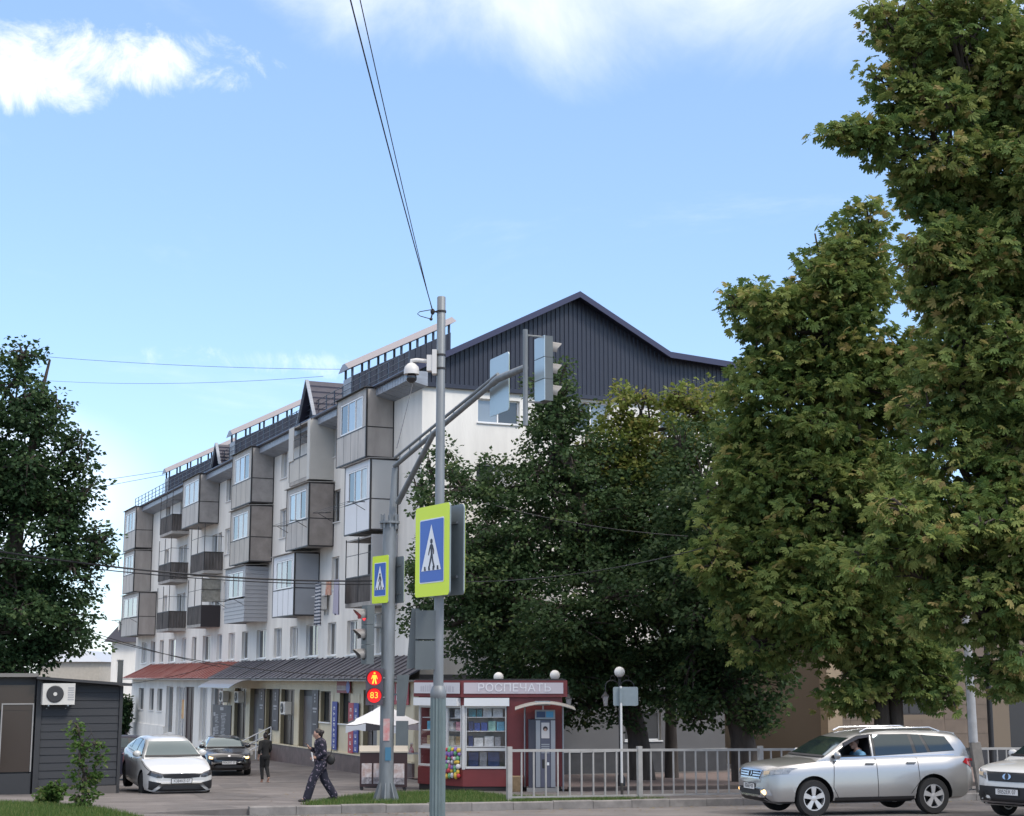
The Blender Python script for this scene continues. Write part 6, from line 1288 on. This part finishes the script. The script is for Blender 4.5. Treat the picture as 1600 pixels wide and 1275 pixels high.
organic([[((0, 0, .14), .175), ((0, 0, .42), .17), ((.02, 0, .62), .10)], [((.02, .05, .58), .09), ((.02, .19, .56), .085), ((.09, .225, .45), .07)], [((.02, -.05, .58), .09), ((.02, -.19, .56), .085), ((.09, -.21, .42), .07)]], 'shirt', M('light_blue_shirt', (.12, .27, .42), .8), DV, .013, 5); organic([('e', (.075, 0, .835), (.085, .08, .085))], 'hair', M('short_brown_hair', (.08, .05, .04), .8), DV, .012, 3); eyes(DV, hc, ff)
# ================================================================== trees
bark = M('tree_bark', (.075, .06, .05), .95, var=.4, scale=4, bump=.8, bscale=14, stretch=(1, 1, .25))
def unit(n):
    v = rng.normal(size=(n, 3)); return v / np.linalg.norm(v, axis=1)[:, None]
def leaves(cent, out, size, kind, tint):
    """many leaf blades: cent (n,3) leaf bases, out (n,3) pointing direction"""
    n = len(cent); up = np.tile([0, 0, 1.0], (n, 1)); nrm = up * .8 + unit(n) * .75; d = out - nrm * np.sum(out * nrm, 1)[:, None] / np.sum(nrm * nrm, 1)[:, None]
    d /= np.linalg.norm(d, axis=1)[:, None] + 1e-9; nrm /= np.linalg.norm(nrm, axis=1)[:, None]; s = np.cross(nrm, d); sz = size * rng.uniform(.65, 1.25, n)[:, None]; V = []; T = []
    if kind == 'palm':
        for a, l in ((-1.25, .62), (-.75, .85), (-.26, 1.0), (.26, 1.0), (.75, .85), (1.25, .62)):
            q = d * math.cos(a) + s * math.sin(a); w = (-d * math.sin(a) + s * math.cos(a)) * .17 * l; dr = -nrm * .26 * l
            b = cent + q * sz * .04; m = cent + (q * .62 * l + dr * .25) * sz; tip = cent + (q * l + dr) * sz; w5 = w * .55
            V += [np.stack([b, m - w * sz, tip - w5 * sz, b, tip - w5 * sz, tip + w5 * sz, b, tip + w5 * sz, m + w * sz], 1).reshape(-1, 3)]; T.append(np.repeat(tint, 9))
    else:
        m = cent + d * sz * .45; tip = cent + (d - nrm * .15) * sz; w = s * sz * .42
        V += [np.stack([cent, m - w - nrm * sz * .06, tip, cent, tip, m + w - nrm * sz * .06], 1).reshape(-1, 3)]; T.append(np.repeat(tint, 6))
    return np.concatenate(V, 0), np.concatenate(T)
def tree(name, label, base, trunk_h, tr, lobes, nleaf, size, kind, mat, group=None, seed=1, fork=None, per=26, spread=.42, lean=(0, 0), brown=.0, shell=.42, cat='tree', clump=6):
    global rng
    rng = np.random.default_rng(seed); random.seed(seed); base = Vector(base); r = thing(name, label, cat, tuple(base), 0, group)
    top = max(l[0][2] + l[1][2] * .6 for l in lobes); mb = MB(); cx = np.mean([l[0][0] for l in lobes]); cy = np.mean([l[0][1] for l in lobes])
    P = [(0, 0, -.2), (lean[0] * .3, lean[1] * .3, trunk_h * .5), (lean[0], lean[1], trunk_h)]; n = 6
    for i in range(1, n + 1): f = i / n; P.append((lean[0] + (cx - lean[0]) * f + random.uniform(-.2, .2), lean[1] + (cy - lean[1]) * f + random.uniform(-.2, .2), trunk_h + (top - trunk_h) * f))
    rad = [tr * 1.35, tr, tr * .92] + [tr * .9 * (1 - .88 * i / n) for i in range(1, n + 1)]
    tk = MB().tube(P, rad, 12)
    if fork: tk.tube([(fork[0], fork[1], -.2), (fork[0] * 1.1, fork[1], trunk_h), (fork[0] * 3 + lean[0], fork[1] * 3, top * .7)], [tr * 1.1, tr * .8, tr * .2], 10)
    tk.build('trunk', bark, r, 60)
    ex = []
    for c, rd in lobes:                                       # foliage gathers in clumps round every limb
        ex.append((c, tuple(q * .80 for q in rd), None))
        for _ in range(clump):
            u_ = unit(1)[0]; f_ = rng.uniform(.26, .42); ex.append((tuple(np.array(c) + u_ * np.array(rd) * rng.uniform(.72, .98)), tuple(q * f_ * rng.uniform(.8, 1.2) for q in (rd[0], rd[1], rd[2] * .85)), c))
    lobes = ex
    vol = np.array([l[1][0] * l[1][1] * l[1][2] for l in lobes]) ** .75; cl = []; nc = nleaf // per; lim = MB()
    for (c, rd, par), k in zip(lobes, np.maximum(1, (nc * vol / vol.sum()).astype(int))):
        c = np.array(c, float); rd = np.array(rd, float); u = unit(k); rr = 1 - (1 - rng.uniform(0, 1, k) ** .5) * 1.0 * (1 - shell) ; rr = shell + (1 - shell) * rng.uniform(0, 1, k) ** .6
        bumpy = 1 + .16 * np.sin(u[:, 0] * 5 + seed) * np.cos(u[:, 2] * 6 + seed * 2) + .08 * np.sin(u[:, 1] * 11 + u[:, 2] * 9)
        rr = rr * np.where(rng.uniform(0, 1, k) > .88, rng.uniform(1.08, 1.28, k), 1.0); p = c + u * rd * (rr * bumpy)[:, None]; cl.append(np.concatenate([p, u * .8 + (p - c) * .0, np.tile(c, (k, 1))], 1))
        lp = np.array(P); j = int(np.argmin(np.abs(lp[:, 2] - (c[2] - rd[2] * .5)))); st = Vector(P[min(max(j, 2), len(P) - 2)]); cv = Vector(c); st = Vector(par) if par is not None else st
        midp = st.lerp(cv, .5) + Vector((0, 0, -.25)); lim.tube([st, midp, cv], [min(tr * .42, rd[0] * .12 + .01), min(tr * .28, rd[0] * .08 + .008), min(tr * .12, rd[0] * .04 + .005)], 6)
        for q in p[:: max(1, k // 9)][:10]: qq = Vector(q); s0 = midp.lerp(cv, random.uniform(.2, 1)); lim.tube([s0, s0.lerp(qq, .55) + Vector((0, 0, .1)), qq], [tr * .1, .03, .010], 5)
    lim.build('limb', bark, r, 60)
    cl = np.concatenate(cl, 0); k = len(cl); ctint = rng.uniform(0, 1, k)
    idx = np.repeat(np.arange(k), per); m = len(idx); ax = cl[idx, 3:6]; off = unit(m) * (rng.uniform(0, 1, m) ** .5)[:, None] * spread * np.array([1, 1, .55])
    cen = cl[idx, 0:3] + off; out = off / spread * .8 + ax * .7 + np.array([0, 0, -.25]); tint = np.clip(ctint[idx] * .55 + rng.uniform(0, .45, m) + brown * (rng.uniform(0, 1, m) > .82) * .3, 0, 1)
    v, t = leaves(cen, out, size, kind, tint); o = leafmesh('crown', v, 3, t, mat, r); o['kind'] = 'stuff'; return r
linden_m = leafmat('linden_leaf', [(0, (.032, .062, .028)), (.5, (.055, .10, .04)), (.85, (.10, .15, .055)), (1, (.18, .21, .075))]); chest_m = leafmat('chestnut_leaf', [(0, (.065, .125, .038)), (.4, (.135, .20, .056)), (.8, (.25, .29, .085)), (1, (.40, .31, .13))]); left_m = leafmat('elm_leaf', [(0, (.024, .05, .024)), (.6, (.045, .09, .036)), (1, (.10, .15, .055))]); yel_m = leafmat('yellowish_linden_leaf', [(0, (.09, .14, .03)), (.6, (.19, .23, .055)), (1, (.36, .29, .10))])
def lobes_px(base, L, Y):                                   # lobes given as pixel centre, pixel radii, distance offset
    out = []
    for px, py, rx, ry, dy in L:
        c = at(px, py, Y + dy); k = (Y + dy) / F * 1.0; out.append(((c.x - base[0], c.y - base[1], c.z - base[2]), (rx * k, max(rx, ry) * k * .85, ry * k)))
    return out
YL = 55.5; b_ = (at(1005, 1200, YL).x, YL, g(YL))
tree('linden_tree', 'large dark linden in front of the white gable behind the kiosk', b_, 3.2, .36, lobes_px(b_, [(868, 622, 38, 66, -.5), (868, 700, 78, 90, -.3), (862, 660, 50, 60, -.5), (870, 810, 170, 120, 0), (760, 830, 115, 140, 0), (985, 840, 115, 110, 1), (870, 950, 200, 130, -1), (740, 960, 95, 110, -.5), (1010, 960, 130, 150, 0), (880, 1040, 170, 70, 0), (690, 760, 45, 75, 1), (1000, 1060, 130, 65, 0), (900, 1105, 65, 42, 0), (790, 1080, 70, 40, 0)], YL), 110000, .15, 'leaf', linden_m, seed=3, spread=.42, lean=(-.6, 0))
YL2 = 53.0; b_ = (at(1168, 1200, YL2).x, YL2, g(YL2))
tree('linden_tree', 'darker leaning linden beside the stone building left of the chestnuts', b_, 3.0, .40, lobes_px(b_, [(1080, 900, 100, 180, 0), (1150, 980, 110, 120, 0), (1100, 760, 95, 130, 1), (1150, 1060, 110, 60, 0), (1100, 1095, 90, 40, 0), (1180, 1110, 60, 30, -.5)], YL2), 34000, .17, 'leaf', linden_m, seed=5, spread=.5, lean=(-.5, 0))
b_ = (at(1035, 1200, 61).x, 57.5, g(57.5))
tree('young_tree', 'yellowish green tree tops rising before the gable right of the lindens', b_, 4, .2, lobes_px(b_, [(960, 690, 70, 75, 0), (1040, 690, 70, 90, 0), (1000, 640, 22, 45, 0), (970, 630, 14, 50, 0), (1090, 640, 60, 60, 0), (1000, 790, 110, 100, 0)], 56.5), 19000, .17, 'leaf', yel_m, seed=8, spread=.45)
YC = 46.0; b_ = (at(1381, 1200, YC).x, YC, g(YC))
tree('chestnut_tree', 'horse chestnut with forked trunk behind the silver car', b_, 4.2, .22, lobes_px(b_, [(1330, 420, 85, 95, 0), (1280, 520, 110, 120, 0), (1190, 480, 60, 60, 0), (1230, 620, 130, 120, 0), (1340, 600, 120, 140, 0), (1180, 740, 90, 90, 0), (1290, 780, 150, 120, -.5), (1170, 900, 95, 90, -.5), (1290, 920, 150, 90, -1), (1400, 860, 120, 150, 0), (1370, 1010, 130, 70, 0), (1180, 1000, 50, 55, -.5), (1330, 1080, 60, 40, 0), (1440, 1060, 70, 50, 0)], YC), 48000, .20, 'palm', chest_m, 'chestnuts along the road', 12, fork=(.42, .1), per=14, spread=.5, brown=.5)
YR = 36.5; b_ = (at(1690, 1200, YR).x, YR + .5, g(YR))
tree('chestnut_tree', 'tallest horse chestnut filling the right edge of the view', b_, 4.5, .3, lobes_px(b_, [(1500, 60, 130, 130, 0), (1420, 130, 75, 70, 0), (1360, 210, 75, 28, 0), (1480, 250, 130, 110, 0), (1590, 120, 120, 160, 1), (1520, 400, 130, 130, 0), (1620, 380, 150, 170, 0), (1520, 560, 130, 130, 0), (1500, 720, 120, 120, 0), (1620, 620, 140, 180, 0), (1460, 830, 120, 75, -.8), (1590, 860, 140, 120, -.5), (1520, 950, 110, 70, -.8), (1600, 1040, 75, 60, -.6), (1380, 880, 60, 35, -.8), (1380, 40, 45, 45, 0)], YR), 48000, .185, 'palm', chest_m, 'chestnuts along the road', 21, per=14, spread=.42, brown=.9)
YT = 50.0; b_ = (at(-20, 1200, YT).x, YT, g(YT))
tree('elm_tree', 'big dark green tree behind the charcoal pavilion on the left', b_, 3.0, .35, lobes_px(b_, [(10, 610, 75, 80, 0), (40, 720, 95, 110, 0), (90, 780, 60, 60, 0), (30, 860, 125, 120, 0), (110, 870, 55, 70, 0), (10, 980, 120, 90, 0), (100, 960, 60, 60, 0), (20, 1035, 75, 40, 0), (-60, 780, 90, 200, 0), (130, 730, 28, 22, 0), (150, 845, 22, 18, 0), (120, 690, 24, 20, 0), (85, 640, 24, 30, 0)], YT), 62000, .15, 'leaf', left_m, seed=31, spread=.42)
# small plants by the pavilion
sap = G(130, 1263); b_ = tuple(sap); Ys = sap.y
tree('sapling', 'thin young sapling with sparse leaves in front of the pavilion', b_, .5, .022, lobes_px(b_, [(118, 1140, 10, 16, 0), (128, 1175, 16, 18, 0), (132, 1210, 22, 20, 0), (150, 1165, 14, 8, 0), (160, 1185, 10, 12, 0), (130, 1240, 22, 22, 0)], Ys), 900, .10, 'leaf', leafgrass, seed=4, clump=0, per=10, spread=.16, cat='plant')
sh = G(78, 1258); b_ = tuple(sh); tree('shrub', 'small leafy green shrub at the foot of the pavilion', b_, .15, .02, lobes_px(b_, [(80, 1240, 20, 16, 0), (88, 1228, 12, 10, 0), (72, 1250, 16, 10, 0)], sh.y), 800, .10, 'leaf', leafgrass, seed=6, clump=0, per=10, spread=.14, cat='plant')
b_ = (at(196, 1150, 105).x, 105, g(105)); tree('shrub', 'distant green bush at the far end of the apartment block', b_, .5, .06, lobes_px(b_, [(192, 1110, 9, 30, 0), (188, 1135, 9, 16, 0)], 105), 2500, .22, 'leaf', left_m, seed=9, clump=1, per=14, spread=.4, cat='plant')

# fallen leaves along the kerb and on the pavement
rng = np.random.default_rng(77); n_ = 420; ls = rng.uniform(-12, 14, n_); lt = KT - .25 - np.abs(rng.normal(0, .9, n_)); lt[: n_ // 3] = rng.uniform(-22.4, -14, n_ // 3)
cen = np.array([(*wld(a, b), H(*wld(a, b)) + .012) for a, b in zip(ls, lt)]); aa = rng.uniform(0, 6.28, n_)
dv = np.stack([np.cos(aa), np.sin(aa), 0 * aa], 1); sv = np.stack([-np.sin(aa), np.cos(aa), 0 * aa], 1); sz = rng.uniform(.05, .11, n_)[:, None]
v_ = np.stack([cen, cen + (dv * .5 + sv * .3) * sz, cen + dv * sz + [0, 0, .01], cen, cen + dv * sz + [0, 0, .01], cen + (dv * .5 - sv * .3) * sz], 1).reshape(-1, 3)
tag(leafmesh('fallen_leaves', v_, 3, np.repeat(rng.uniform(0, 1, n_), 6), leafmat('dry_leaf', [(0, (.16, .10, .04)), (1, (.28, .22, .08))])), 'scattered dry brown leaves along the kerb and pavement', 'leaves', kind='stuff')
